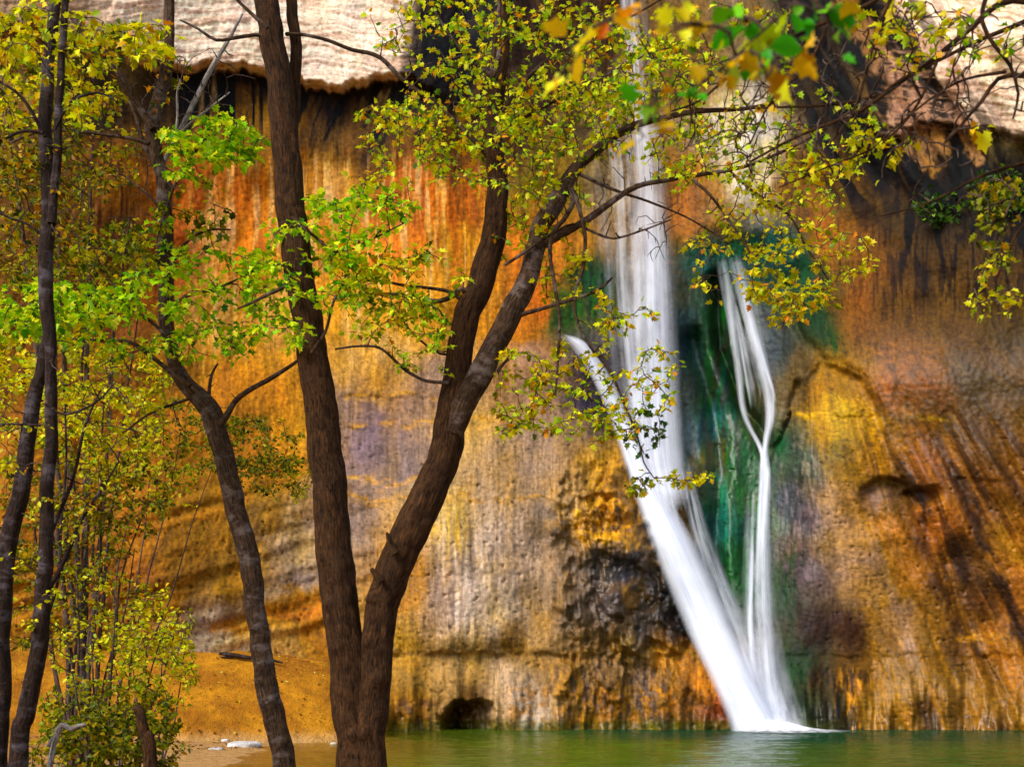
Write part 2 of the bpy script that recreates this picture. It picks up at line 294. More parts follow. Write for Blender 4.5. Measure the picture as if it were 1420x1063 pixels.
    for yy, x0, x1, cc in ((578, 1110, 1200, (226, 176, 50)), (580, 1258, 1325, (214, 160, 60)), (886, 1320, 1390, (214, 160, 40)), (904, 540, 990, (140, 104, 60)), (745, 812, 868, (226, 165, 36))):
        mixin(np.exp(-((wv-yy)/5.5)**2)*ss(x0-10, x0+10, u)*ss(x1+10, x1-10, u)*ss(.3, .6, fbm(u/14, v/8, 110)), cc, .8)
    mixin(ss(.5, .62, fbm(u/14, v/14, 111, 4))*ss(950, 985, v)*ss(530, 560, u)*ss(700, 640, u), (110, 66, 14), .8)
    mixin(ss(.5, .62, fbm(u/18, v/14, 112, 4))*ss(935, 970, v)*ss(690, 720, u)*ss(980, 930, u), (196, 128, 24), .7)
    mixin(ss(.5, .62, fbm(u/8, v/26, 113, 4))*ss(910, 940, v)*ss(740, 780, u)*ss(960, 930, u), (78, 66, 74), .6)
    mixin(ss(.5, .62, fbm(u/7, v/50, 114, 4))*ss(910, 940, v)*ss(1100, 1130, u)*ss(1230, 1190, u), (44, 34, 18), .7)
    mixin(ss(.56, .64, fbm(u/7, v/40, 115, 4))*ss(910, 940, v)*ss(1150, 1180, u)*ss(1240, 1200, u), (206, 146, 34), .8)
    # moss at the waterline
    mixin(ss(992, 1006, v+8*(fbm(u/6, v/6, 116)-.5))*ss(1200, 1100, u), (92, 104, 10), .6)
    # brow bedding lines
    bed = v + .10*u*ss(700, 300, u) - .12*(u-1100)*(u > 1100) + 10*(fbm(u/70, v/30, 65, 3)-.5)*2
    mixin(ss(.55, .64, fbm(bed/5, u/120, 117, 3))*brow*bz, (168, 128, 92), .6)
    mixin(ss(.58, .66, fbm(bed/3, u/50, 118, 2))*brow*bz, (120, 90, 66), .4)
    for ln_, wd, cc, k in (([(200, 882), (320, 850), (400, 802), (480, 748)], 20, (150, 126, 116), .7), ([(150, 830), (260, 800), (380, 730), (480, 690)], 22, (120, 78, 26), .6), ([(300, 872), (400, 852), (480, 828)], 13, (176, 108, 18), .8), ([(180, 760), (300, 700), (420, 640)], 16, (190, 126, 30), .5)):
        q, _ = pdist(wu, wv, ln_); mixin(np.exp(-(q/wd)**2)*ss(.3, .55, fbm(u/30, v/16, 134, 4)), cc, k)
    for yy, x0, x1 in ((549, 470, 640), (586, 470, 700), (668, 470, 620), (692, 480, 760), (880, 0, 1)):
        mixin(np.exp(-((wv-yy)/5)**2)*ss(x0, x0+15, u)*ss(x1, x1-15, u)*ss(.35, .6, fbm(u/18, v/7, 135, 4)), (206, 150, 60), .7)
    mixin(ss(.35, .6, fbm(u/16, v/40, 136, 4))*ss(680, 710, u)*ss(870, 830, u)*ss(240, 180, v), (56, 36, 16), .8)
    for ln_, wd, cc, k in (([(1160, 700), (1205, 790), (1262, 890)], 32, (168, 132, 116), .8), ([(1230, 965), (1300, 940), (1345, 965), (1420, 985)], 26, (166, 130, 104), .75), ([(1395, 730), (1415, 770)], 22, (205, 160, 120), .6), ([(1130, 560), (1170, 640), (1190, 700)], 18, (150, 100, 24), .5)):
        q, _ = pdist(wu, wv, ln_); mixin(np.exp(-(q/wd)**2)*ss(.25, .5, fbm(s/14, v/50, 137, 4)), cc, k)
    mixin(gau(wu, wv, 1140, 868, 48, 34), (62, 38, 12), .8); mixin(gau(wu, wv, 1215, 690, 22, 16), (150, 116, 108), .7); mixin(gau(wu, wv, 1270, 686, 28, 14), (70, 52, 44), .7)  # brown patch, mauve pocket floor, and the pocket's shade painted as a dark spot
    mixin(ss(.45, .6, fbm(u/22, v/12, 138, 4))*ss(1150, 1200, u)*ss(440, 480, v)*ss(660, 600, v), (112, 78, 40), .5)
    # overall mottling: ochre against lilac, streaks and grain
    n = fbm(s/40, v/55, 121, 5) - .10*ss(460, 520, u)*ss(860, 800, u)*ss(500, 560, v) + .08*ss(1120, 1220, u)*ss(250, 350, v); t = ss(.28, .72, n)[..., None]*(1-.7*brow[..., None])
    col = col*(t*np.array([1.14, 1.02, .72]) + (1-t)*np.array([.98, .97, 1.10]))
    f = 1 + (.2+.35*ss(.4, .65, fbm(u/80, v/60, 128)))*(fbm(s/3.4, v/45, 122, 4)-.5)*2*(1-brow)*(1-.55*ss(1150, 1250, u)) + .4*(1-brow)*(fbm(s/16, v/110, 123, 4)-.5)*2 + .45*(fbm(u/5, v/6, 124, 4)-.5)*2
    f = f*(1+.22*brow)
    f = f*(1-.5*ss(.66, .78, fbm(u/8, v/8, 125, 3))*ss(500, 640, v)*ss(.45, .6, fbm(u/60, v/60, 126)))
    col = col*np.clip(f, .25, 2.0)[..., None]
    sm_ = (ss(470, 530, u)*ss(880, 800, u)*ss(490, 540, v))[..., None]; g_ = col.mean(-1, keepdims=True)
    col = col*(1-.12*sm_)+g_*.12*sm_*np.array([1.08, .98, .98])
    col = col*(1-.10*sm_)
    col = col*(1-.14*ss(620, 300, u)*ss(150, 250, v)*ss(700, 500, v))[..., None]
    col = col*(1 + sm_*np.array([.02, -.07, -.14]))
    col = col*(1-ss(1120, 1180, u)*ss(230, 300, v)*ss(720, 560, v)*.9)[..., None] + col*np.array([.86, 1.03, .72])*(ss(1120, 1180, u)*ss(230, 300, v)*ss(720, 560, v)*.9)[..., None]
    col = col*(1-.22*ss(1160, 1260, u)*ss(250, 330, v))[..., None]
    lum = (col*np.array([.3, .59, .11])).sum(-1, keepdims=True)
    sat = 1.22 - .10*ss(660, 600, u)[..., None]*ss(540, 480, v)[..., None] + .2*ss(1120, 1220, u)[..., None]*ss(300, 400, v)[..., None] + .25*gau(u, v, 1010, 560, 90, 260)[..., None] - .2*brow[..., None]
    col = np.maximum(lum+(col-lum)*sat, 0)*np.clip((np.maximum(lum, .002)/.26)**.38, .25, 1.22)
    col = col*(np.array([.92, 1.03, .84])*(1-brow[..., None]) + brow[..., None])
    return np.clip(col/EXPO, .004, .80)
def build_cliff():
    cx = np.concatenate([np.arange(-900, -260, 26), np.arange(-250, -20, 5), np.arange(-20, 1440, 1.9), np.arange(1443, 1680, 5), np.arange(1690, 2400, 26)])
    cy = np.concatenate([np.arange(-900, -16, 26), np.arange(-16, 1022, 1.9), np.arange(1024, 1080, 8)])
    u, v = np.meshgrid(cx, cy)
    D = cliff_depth(u, v)
    X = (u-710)/FPX*D; Z = CAM_H+(HOR-v)/FPX*D
    vt = np.stack([X, D, Z], -1).reshape(-1, 3)
    ny, nx = u.shape
    i = np.arange(ny*nx).reshape(ny, nx)
    f = np.stack([i[:-1, :-1], i[1:, :-1], i[1:, 1:], i[:-1, 1:]], -1).reshape(-1, 4)
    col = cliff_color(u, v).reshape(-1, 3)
    wet = np.maximum.reduce([gau(u, v, 1010, 600, 90, 300), gau(u, v, 870, 800, 120, 150), ss(960, 1005, v), .6*gau(u, v, 640, 760, 160, 160), .5*gau(u, v, 1120, 760, 90, 200), .6*ss(1150, 1230, u)*ss(420, 520, v)])
    s = flow(u, v); bw = (v < lip_line(u, u)+4) & ((u < 580) | (u > 1220))
    s, v = np.where(bw, v*1.3+.1*u, s), np.where(bw, u, v)
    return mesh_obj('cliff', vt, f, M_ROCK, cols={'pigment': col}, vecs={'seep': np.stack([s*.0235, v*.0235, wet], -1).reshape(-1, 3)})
def rock_material():
    n = N('sandstone')
    pig = n.a('Attribute', attribute_name='pigment').outputs['Color']
    at = n.a('Attribute', attribute_name='seep').outputs['Vector']
    sep = n.a('SeparateXYZ', {0: at})
    fl = n.a('CombineXYZ', {0: sep.outputs[0], 1: sep.outputs[1], 2: 0.0}).outputs[0]
    strk = n.noise(n.mapp(fl, (5, .9, 1)), 1.6, 6, .66)
    grain = n.noise(fl, 12, 8, .72)
    c = n.mul(pig, n.ramp(strk, [(.25, g3(.80)), (.5, g3(1.0)), (.75, g3(1.2))]))
    c = n.mul(c, n.ramp(grain, [(.25, g3(.62)), (.5, g3(1.0)), (.75, g3(1.36))]))
    pits = n.ramp(n.noise(fl, 7, 3, .5), [(.30, g3(.55)), (.40, g3(1.0))])
    c = n.mul(c, pits)
    hgt = n.math('ADD', n.math('MULTIPLY', strk, .5), n.math('MULTIPLY', grain, .7))
    bmp = n.a('Bump', {'Height': hgt, 'Strength': .34, 'Distance': .08})
    rough = n.math('SUBTRACT', .74, n.math('MULTIPLY', sep.outputs[2], .40))
    p = n.a('BsdfPrincipled', {'Base Color': c, 'Roughness': rough, 'Normal': bmp.outputs[0], 'Specular IOR Level': n.math('ADD', .10, n.math('MULTIPLY', sep.outputs[2], .35))})
    return n.out(p.outputs[0])
M_ROCK = rock_material()
cliff = tag(build_cliff(), 'ochre and orange sandstone cliff streaked with dark seeps behind the pool', kind='structure')
# ------------------------------------------------------------------ ground: bank, shoal, pool bed and the orange sand slope, one sheet
def ground_z(x, y):
    n = (fbm(x/3+50, y/3+50, 131, 4)-.5)*2
    bank = .38 + .12*n + .02*np.maximum(0, -x-2)
    bed = -.10*(x+6.0) + .10*n; bed = np.where(bed > 0, bed*.35, bed); bed = np.maximum(bed, -1.5)
    shore = ss(17.5, 20.5, y + 1.0*n - .35*np.clip(-x-4, 0, 12))
    z = bank*(1-shore) + bed*shore
    px = x/np.maximum(y, 1)*FPX+710
    m = ss(505, 455, px + 8*n)*(y > 20)
    top = 1.9 + .3*n
    y0 = 32.8 - .12*np.clip(-x-5, 0, 20) + .25*n
    z = z + m*np.clip((y-y0)/2.7, 0, 1)**.7*(top+.3)
    return z
def build_ground():
    gx = np.concatenate([np.linspace(-300, -26, 20), np.arange(-25, 25, .16), np.linspace(26, 300, 20)])
    gy = np.concatenate([np.linspace(-400, -2, 24), np.arange(-1.5, 44, .16)])
    x, y = np.meshgrid(gx, gy); z = ground_z(x, y)
    vt = np.stack([x, y, z], -1).reshape(-1, 3); ny, nx = x.shape; i = np.arange(ny*nx).reshape(ny, nx)
    f = np.stack([i[:-1, :-1], i[:-1, 1:], i[1:, 1:], i[1:, :-1]], -1).reshape(-1, 4)
    a = lin((196, 130, 10)); b = lin((160, 98, 4)); c = lin((200, 158, 100)); d = lin((120, 90, 30))
    t = ss(.3, .7, fbm(x*.9+.4*y, y*1.6, 141, 5))[..., None]
    col = a*t + b*(1-t)
    lo = ss(.35, .0, z)[..., None]; col = col*(1-lo*.75) + c*lo*.75
    dp = ss(-.15, -1.0, z)[..., None]; col = col*(1-dp) + lin((110, 110, 30))*dp
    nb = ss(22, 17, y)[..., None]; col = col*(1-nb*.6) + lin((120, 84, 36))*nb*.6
    return mesh_obj('ground', vt, f, M_SAND, cols={'pigment': (col/EXPO).reshape(-1, 3)})
def sand_material():
    n = N('orange_sand')
    pig = n.a('Attribute', attribute_name='pigment').outputs['Color']
    pos = n.a('NewGeometry').outputs['Position']
    g1 = n.noise(pos, 5, 5, .6); g2 = n.noise(pos, 22, 3, .6)
    c = n.mul(pig, n.ramp(g1, [(.3, g3(.7)), (.7, g3(1.25))]))
    c = n.mul(c, n.ramp(g2, [(.30, (.35, .28, .22, 1)), (.40, g3(1.0)), (.7, g3(1.15))]))
    b = n.a('Bump', {'Height': n.math('ADD', g1, n.math('MULTIPLY', g2, .6)), 'Strength': .9, 'Distance': .10})
    return n.out(n.a('BsdfPrincipled', {'Base Color': c, 'Roughness': .9, 'Normal': b.outputs[0], 'Specular IOR Level': .2}).outputs[0])
M_SAND = sand_material()
tag(build_ground(), 'orange sand bank and shoal sloping into the pool', kind='structure')
# ------------------------------------------------------------------ pool
def water_material():
    n = N('pool_water')
    dep = n.a('Attribute', attribute_name='depth').outputs['Color']
    pos = n.a('NewGeometry').outputs['Position']
    sp = n.a('SeparateColor', {0: dep})
    w1 = n.noise(n.mapp(pos, (.55, 1.5, 1)), 1.5, 4, .62); w2 = n.noise(n.mapp(pos, (1.6, 4.2, 1)), 2.0, 3, .6, .6)
    h = n.math('ADD', w1, n.math('MULTIPLY', w2, .5))
    b = n.a('Bump', {'Height': h, 'Strength': .3, 'Distance': .08})
    gc = n.a('MixRGB', {0: sp.outputs[1], 1: (.075, .12, .004, 1), 2: (.006, .050, .016, 1)}).outputs[0]
    gc = n.mul(gc, n.ramp(w1, [(.3, g3(.65)), (.7, g3(1.35))]))
    murk = n.a('BsdfDiffuse', {'Color': gc, 'Normal': b.outputs[0]})
    clear = n.a('BsdfTransparent', {'Color': (.86, .80, .50, 1)})
    body = n.a('MixShader', {0: sp.outputs[0], 1: clear.outputs[0], 2: murk.outputs[0]})
    fr = n.a('Fresnel', {'IOR': 1.33, 'Normal': b.outputs[0]})
    gl = n.a('BsdfGlossy', {'Color': (1, 1, 1, 1), 'Roughness': .09, 'Normal': b.outputs[0]})
    return n.out(n.a('MixShader', {0: n.math('MULTIPLY', fr.outputs[0], .52), 1: body.outputs[0], 2: gl.outputs[0]}).outputs[0])
def build_water():
    gx = np.concatenate([np.arange(-40, -15, .8), np.arange(-15, 18, .10), np.arange(18.5, 40, .8)]); gy = np.concatenate([np.arange(16, 24, .4), np.arange(24, 41, .09), [42, 43]])
    x, y = np.meshgrid(gx, gy); dz = -ground_z(x, y)
    cal = .35+.65*ss(-9, -2, x); rp = np.hypot(x-8.2, (y-39.3)); wz = cal*(.028*(fbm(x/1.1, y/.5, 155, 3)-.5)*2 + .012*(fbm(x/.35, y/.22, 156, 2)-.5)*2 + .02*np.sin(rp*7)*np.exp(-rp/3.5))
    vt = np.stack([x, y, wz], -1).reshape(-1, 3); ny, nx = x.shape; i = np.arange(ny*nx).reshape(ny, nx)
    f = np.stack([i[:-1, :-1], i[:-1, 1:], i[1:, 1:], i[1:, :-1]], -1).reshape(-1, 4)
    op = ss(.0, .75, dz)*.93
    dk = np.clip(ss(30, 38, y + 1.5*(fbm(x/2, y/2, 151)-.5)*2)*ss(-3, 5, x) + .55*ss(2, 9, x), 0, 1)
    return mesh_obj('water', vt, f, water_material(), cols={'depth': np.stack([op, dk, 0*op], -1).reshape(-1, 3)})
tag(build_water(), 'still green plunge pool with shallow orange edge', kind='structure')
# ------------------------------------------------------------------ waterfalls: layered silky sheets on the rock
def silk_material(name, tint):
    n = N(name)
    at = n.a('Attribute', attribute_name='run').outputs['Vector']      # x across (-1..1), y metres along, z body
    s = n.a('SeparateXYZ', {0: at})
    pos = n.a('NewGeometry').outputs['Position']
    px = n.a('Attribute', attribute_name='lane').outputs['Vector']
    st = n.noise(n.mapp(px, (4.2, .16, 1)), 1.0, 4, .58); st2 = n.noise(n.mapp(px, (2.2, .12, 1)), 1.0, 3, .5)
    edge = n.math('SUBTRACT', 1.0, n.math('POWER', n.math('ABSOLUTE', s.outputs[0]), 2.2), True)
    k = n.math('ADD', n.math('MULTIPLY', st, 1.15), n.math('MULTIPLY', st2, 1.55))
    st3 = n.noise(n.mapp(px, (1.3, .5, 1)), 1.0, 3, .6)
    k = n.math('ADD', k, n.math('MULTIPLY', n.math('SUBTRACT', st3, .5), .9))
    k = n.math('MULTIPLY', n.math('SUBTRACT', k, 1.35), 1.25)                                    # about -0.6 .. 0.6
    a = n.math('MULTIPLY', n.math('ADD', s.outputs[2], k), n.math('POWER', edge, 1.9), True)
    col = n.a('MixRGB', {0: n.ramp(st, [(.34, g3(0)), (.56, g3(1))]), 1: (.74, .77, .90, 1), 2: tint}).outputs[0]
    d = n.a('BsdfDiffuse', {'Color': col}); t = n.a('BsdfTranslucent', {'Color': col})
    body = n.a('MixShader', {0: .3, 1: d.outputs[0], 2: t.outputs[0]})
    tr = n.a('BsdfTransparent')
    return n.out(n.a('MixShader', {0: a, 1: tr.outputs[0], 2: body.outputs[0]}).outputs[0])
M_SILK = silk_material('falling_water', (.90, .92, .97, 1))
def sheet(name, path, parent, off=.25, bulge=.25, layers=2, nu=21, fade=False, mat=None):
    """path rows: px, py, half width px, body 0..1"""
    P = np.array(path, float); t = np.concatenate([[0], np.cumsum(np.hypot(np.diff(P[:, 0]), np.diff(P[:, 1])))])
    m = int(t[-1]/6)+2; tt = np.linspace(0, t[-1], m)
    def sm(col):                                                    # monotone smooth resampling
        y = np.interp(tt, t, P[:, col]); k = np.ones(7)/7; yp = np.pad(y, 3, mode='reflect', reflect_type='odd'); return np.convolve(yp, k, 'valid')
    cx, cy, hw, bd = sm(0), sm(1), sm(2), sm(3)
    vs, fs, runs, lanes = [], [], [], []
    for L in range(layers):
        q = np.linspace(-1, 1, nu)
        U = cx[:, None] + q[None]*hw[:, None]; W = np.repeat(cy[:, None], nu, 1)
        cen = cliff_depth(cx, cy); k = np.ones(25)/25
        cen = np.convolve(np.pad(cen, 12, mode='edge'), k, 'valid')
        loc = cliff_depth(U, W)
        D = np.minimum(cen[:, None] - off - bulge*(1-q[None]**2) - .14*L, loc-.05-.05*L)
        vt = np.stack([(U-710)/FPX*D, D, CAM_H+(HOR-W)/FPX*D], -1)
        base = sum(len(x) for x in vs)
        i = np.arange(m*nu).reshape(m, nu)+base
        fs.append(np.stack([i[:-1, :-1], i[1:, :-1], i[1:, 1:], i[:-1, 1:]], -1).reshape(-1, 4)); vs.append(vt.reshape(-1, 3))
        al = np.repeat(tt[:, None]*.0233, nu, 1)
        ends = np.minimum(np.minimum(1, np.arange(m)/8.0), np.minimum(1, (m-1-np.arange(m))/14.0) if fade else 1)[:, None]
        runs.append(np.stack([np.repeat(q[None], m, 0), al, np.repeat(bd[:, None]*1.0, nu, 1)*ends - (1-ends)*1.0], -1).reshape(-1, 3))
        lanes.append(np.stack([np.repeat(q[None], m, 0)*hw.mean()*.0233*1.0+L*7.3, al, 0*al+L], -1).reshape(-1, 3))
    vs = [q_-np.array(parent.location) for q_ in vs]
    return mesh_obj(name, np.concatenate(vs), np.concatenate(fs), mat or M_SILK, parent, vecs={'run': np.concatenate(runs), 'lane': np.concatenate(lanes)})
def foam_material():
    n = N('foam')
    pos = n.a('NewGeometry').outputs['Position']
    f = n.a('Attribute', attribute_name='run').outputs['Vector']; s = n.a('SeparateXYZ', {0: f})
    a = n.math('ADD', s.outputs[2], n.math('SUBTRACT', n.math('MULTIPLY', n.noise(n.mapp(pos, (1, 2.4, 1)), 3.2, 5, .68), 2.6), 1.4))
    a = n.math('MULTIPLY', a, s.outputs[1], True)
    return n.out(n.a('MixShader', {0: a, 1: n.a('BsdfTransparent').outputs[0], 2: n.a('BsdfDiffuse', {'Color': (.92, .94, .97, 1)}).outputs[0]}).outputs[0])
M_FOAM = foam_material()
def foam(parent, x0, x1, y0, y1, skew=0):
    gx = np.linspace(0, 1, 60); gy = np.linspace(0, 1, 30); a, b = np.meshgrid(gx, gy)
    q = np.hypot((a-.32)/np.where(a > .32, .68, .32), (b-.55)/.45)
    x = x0+(x1-x0)*a; y = y0+(y1-y0)*b; z = .02+.32*np.exp(-(q/.42)**2)*(1+.5*(fbm(a*9, b*9, 161)-.5))
    i = np.arange(1800).reshape(30, 60)
    f = np.stack([i[:-1, :-1], i[:-1, 1:], i[1:, 1:], i[1:, :-1]], -1).reshape(-1, 4)
    return mesh_obj('foam', np.stack([x, y, z], -1).reshape(-1, 3)-np.array(parent.location), f, M_FOAM, parent, vecs={'run': np.stack([q, ss(1.0, .75, q), 1.55-1.6*q], -1).reshape(-1, 3)})
wf = empty('waterfall', ((1046-710)/FPX*39.5, 39.5, 0), 'broad white waterfall dropping from above and sliding diagonally down to the pool', 'waterfall')
sheet('veil', [(868, -260, 20, .1), (876, 0, 22, .1), (890, 130, 25, .12), (900, 250, 29, .2), (904, 350, 34, .32), (905, 450, 38, .42), (907, 560, 41, .5), (912, 640, 40, .55), (926, 700, 36, .6), (945, 760, 30, .6)], wf, off=.5, bulge=.3, layers=3, fade=True)
sheet('mist_veil', [(858, 120, 40, -.2), (870, 230, 50, -.05), (878, 330, 58, .05), (882, 430, 58, .18), (890, 540, 56, .22), (905, 640, 50, .25), (930, 720, 40, .2)], wf, off=.2, bulge=.2, layers=2, fade=True)
sheet('cascade', [(752, 460, 9, .2), (772, 461, 13, .4), (792, 467, 16, .55), (810, 484, 16, .65), (832, 520, 15, .75), (854, 565, 16, .9), (876, 620, 18, 1.0), (900, 680, 25, 1.15), (930, 745, 33, 1.25), (962, 820, 36, 1.2), (990, 885, 36, 1.15), (1020, 945, 36, 1.1), (1046, 1000, 38, 1.2), (1052, 1017, 40, 1.4)], wf, off=.25, bulge=.3, layers=3)
sheet('side_veil', [(945, 610, 8, .05), (952, 660, 11, .15), (968, 730, 15, .25), (992, 800, 20, .3), (1020, 870, 24, .32), (1044, 940, 27, .36), (1060, 1000, 34, .5), (1064, 1017, 36, .7)], wf, off=.2, bulge=.2, layers=2)
sheet('spray', [(1052, 960, 30, -.2), (1060, 985, 44, .15), (1066, 1003, 52, .5), (1070, 1017, 60, .9)], wf, off=.7, bulge=.3, layers=2)
foam(wf, (1002-710)/FPX*39.5, (1178-710)/FPX*39.5, 36.2, 40.0)
wf2 = empty('waterfall', ((1074-710)/FPX*39.5, 39.7, 0), 'thin twin-stream waterfall joining into one ribbon in the green mossy slot', 'waterfall')
sheet('stream', [(996, 318, 7, .1), (1004, 380, 10, .25), (1014, 440, 8, .4), (1024, 510, 7, .45), (1030, 570, 6, .4), (1042, 600, 5, .45), (1058, 622, 5, .6), (1061, 650, 5, .6)], wf2, off=.15, bulge=.08)
sheet('stream', [(1012, 318, 8, .2), (1022, 370, 12, .3), (1036, 430, 11, .5), (1054, 490, 11, .6), (1067, 550, 9, .55), (1069, 580, 8, .65), (1061, 616, 5, .8), (1060, 650, 6, .9)], wf2, off=.15, bulge=.1)
sheet('strand', [(1030, 400, 3, .1), (1044, 450, 4, .45), (1062, 510, 4, .5), (1076, 555, 4, .45), (1070, 590, 4, .5), (1062, 616, 3, .5)], wf2, off=.12, bulge=.04, fade=True)
sheet('strand', [(1010, 400, 3, .1), (1024, 460, 3, .4), (1036, 530, 3, .4), (1046, 585, 3, .4), (1060, 615, 3, .4)], wf2, off=.12, bulge=.04, fade=True)
sheet('strand', [(1046, 720, 3, .2), (1042, 780, 4, .5), (1040, 850, 5, .5), (1044, 920, 6, .5), (1056, 1000, 8, .6)], wf2, off=.12, bulge=.04, fade=True)
sheet('veil', [(1004, 330, 20, -.1), (1022, 390, 28, .0), (1036, 450, 28, .05), (1052, 520, 26, .08), (1060, 580, 16, .05), (1061, 620, 8, .1)], wf2, off=.06, bulge=.05, fade=True)
sheet('ribbon', [(1063, 590, 5, .6), (1060, 618, 6, .85), (1061, 650, 9, .9), (1059, 720, 11, .6), (1058, 800, 13, .4), (1060, 870, 16, .32), (1066, 940, 20, .38), (1074, 1000, 26, .7), (1076, 1016, 30, .9)], wf2, off=.2, bulge=.12)
sheet('mist_veil', [(1052, 640, 12, -.05), (1050, 740, 22, .05), (1052, 850, 28, .12), (1064, 930, 33, .22), (1080, 1000, 40, .4), (1082, 1016, 44, .5)], wf2, off=.1, bulge=.12)
# ------------------------------------------------------------------ trees
def bark_material(name, dark, light, pale, rough=.8, scar=.25):
    n = N(name)
    v = n.a('Attribute', attribute_name='bark').outputs['Vector']        # ring x, ring y, metres along
    pos = n.a('NewGeometry').outputs['Position']
    fis = n.noise(n.mapp(v, (1, 1, .16)), 84, 6, .70, .7)
    lump = n.noise(v, 14, 4, .6)
    ring = n.noise(n.mapp(v, (.45, .45, 1)), 17, 5, .7, .4)
    c = n.ramp(fis, [(.36, (*dark, 1)), (.50, (*light, 1)), (.66, (*[min(1, q*2.1) for q in light], 1))])
    c = n.mul(c, n.ramp(lump, [(.3, g3(.5)), (.7, g3(1.1))]))
    lic = n.ramp(n.math('ADD', n.math('MULTIPLY', ring, .6), n.math('MULTIPLY', n.noise(v, 5, 3, .6), .5)), [(.56, g3(0)), (.68, g3(1))])
    c = n.a('MixRGB', {0: n.math('MULTIPLY', lic, scar), 1: c, 2: (*pale, 1)}).outputs[0]
    h = n.math('ADD', n.math('MULTIPLY', fis, .8), n.math('ADD', n.math('MULTIPLY', lump, .6), n.math('MULTIPLY', ring, .35)))
    b = n.a('Bump', {'Height': h, 'Strength': 1.0, 'Distance': .022})
    return n.out(n.a('BsdfPrincipled', {'Base Color': c, 'Roughness': rough, 'Normal': b.outputs[0], 'Specular IOR Level': .12}).outputs[0])
M_BARK = bark_material('brown_bark', (.007, .003, .0012), (.058, .024, .007), (.10, .055, .03), .8, .2)
M_BARKG = bark_material('grey_brown_bark', (.016, .009, .005), (.075, .040, .020), (.25, .19, .17), .8, .6)
M_BARKD = bark_material('dark_silvery_bark', (.006, .003, .002), (.032, .015, .008), (.22, .18, .20), .6, .42)
M_TWIG = bark_material('twig_bark', (.03, .015, .009), (.10, .062, .045), (.20, .15, .12))
M_DEAD = bark_material('pale_dead_wood', (.14, .10, .08), (.38, .32, .28), (.5, .45, .42))
def leaf_material():
    n = N('autumn_leaf')
    c = n.a('Attribute', attribute_name='tint').outputs['Color']
    d = n.a('BsdfDiffuse', {'Color': c}); t = n.a('BsdfTranslucent', {'Color': c})
    m = n.a('MixShader', {0: .42, 1: d.outputs[0], 2: t.outputs[0]})
    g = n.a('BsdfGlossy', {'Color': g3(1), 'Roughness': .45})
    return n.out(n.a('MixShader', {0: .012, 1: m.outputs[0], 2: g.outputs[0]}).outputs[0])
M_LEAF = leaf_material()
def resample(pts, step):
    """Catmull-Rom through rows (x, y, z, r) at about the given spacing"""
    P = np.array(pts, float)
    if len(P) < 2: return P
    Q = np.vstack([2*P[0]-P[1], P, 2*P[-1]-P[-2]]); out = []
    for k in range(1, len(Q)-2):
        L = np.linalg.norm(Q[k+1, :3]-Q[k, :3]); m = max(1, int(round(L/step)))
        for j in range(m):
            t = j/m; a, b, c, d = Q[k-1], Q[k], Q[k+1], Q[k+2]
            out.append(.5*((2*b)+(-a+c)*t+(2*a-5*b+4*c-d)*t*t+(-a+3*b-3*c+d)*t**3))
    out.append(P[-1]); return np.array(out)
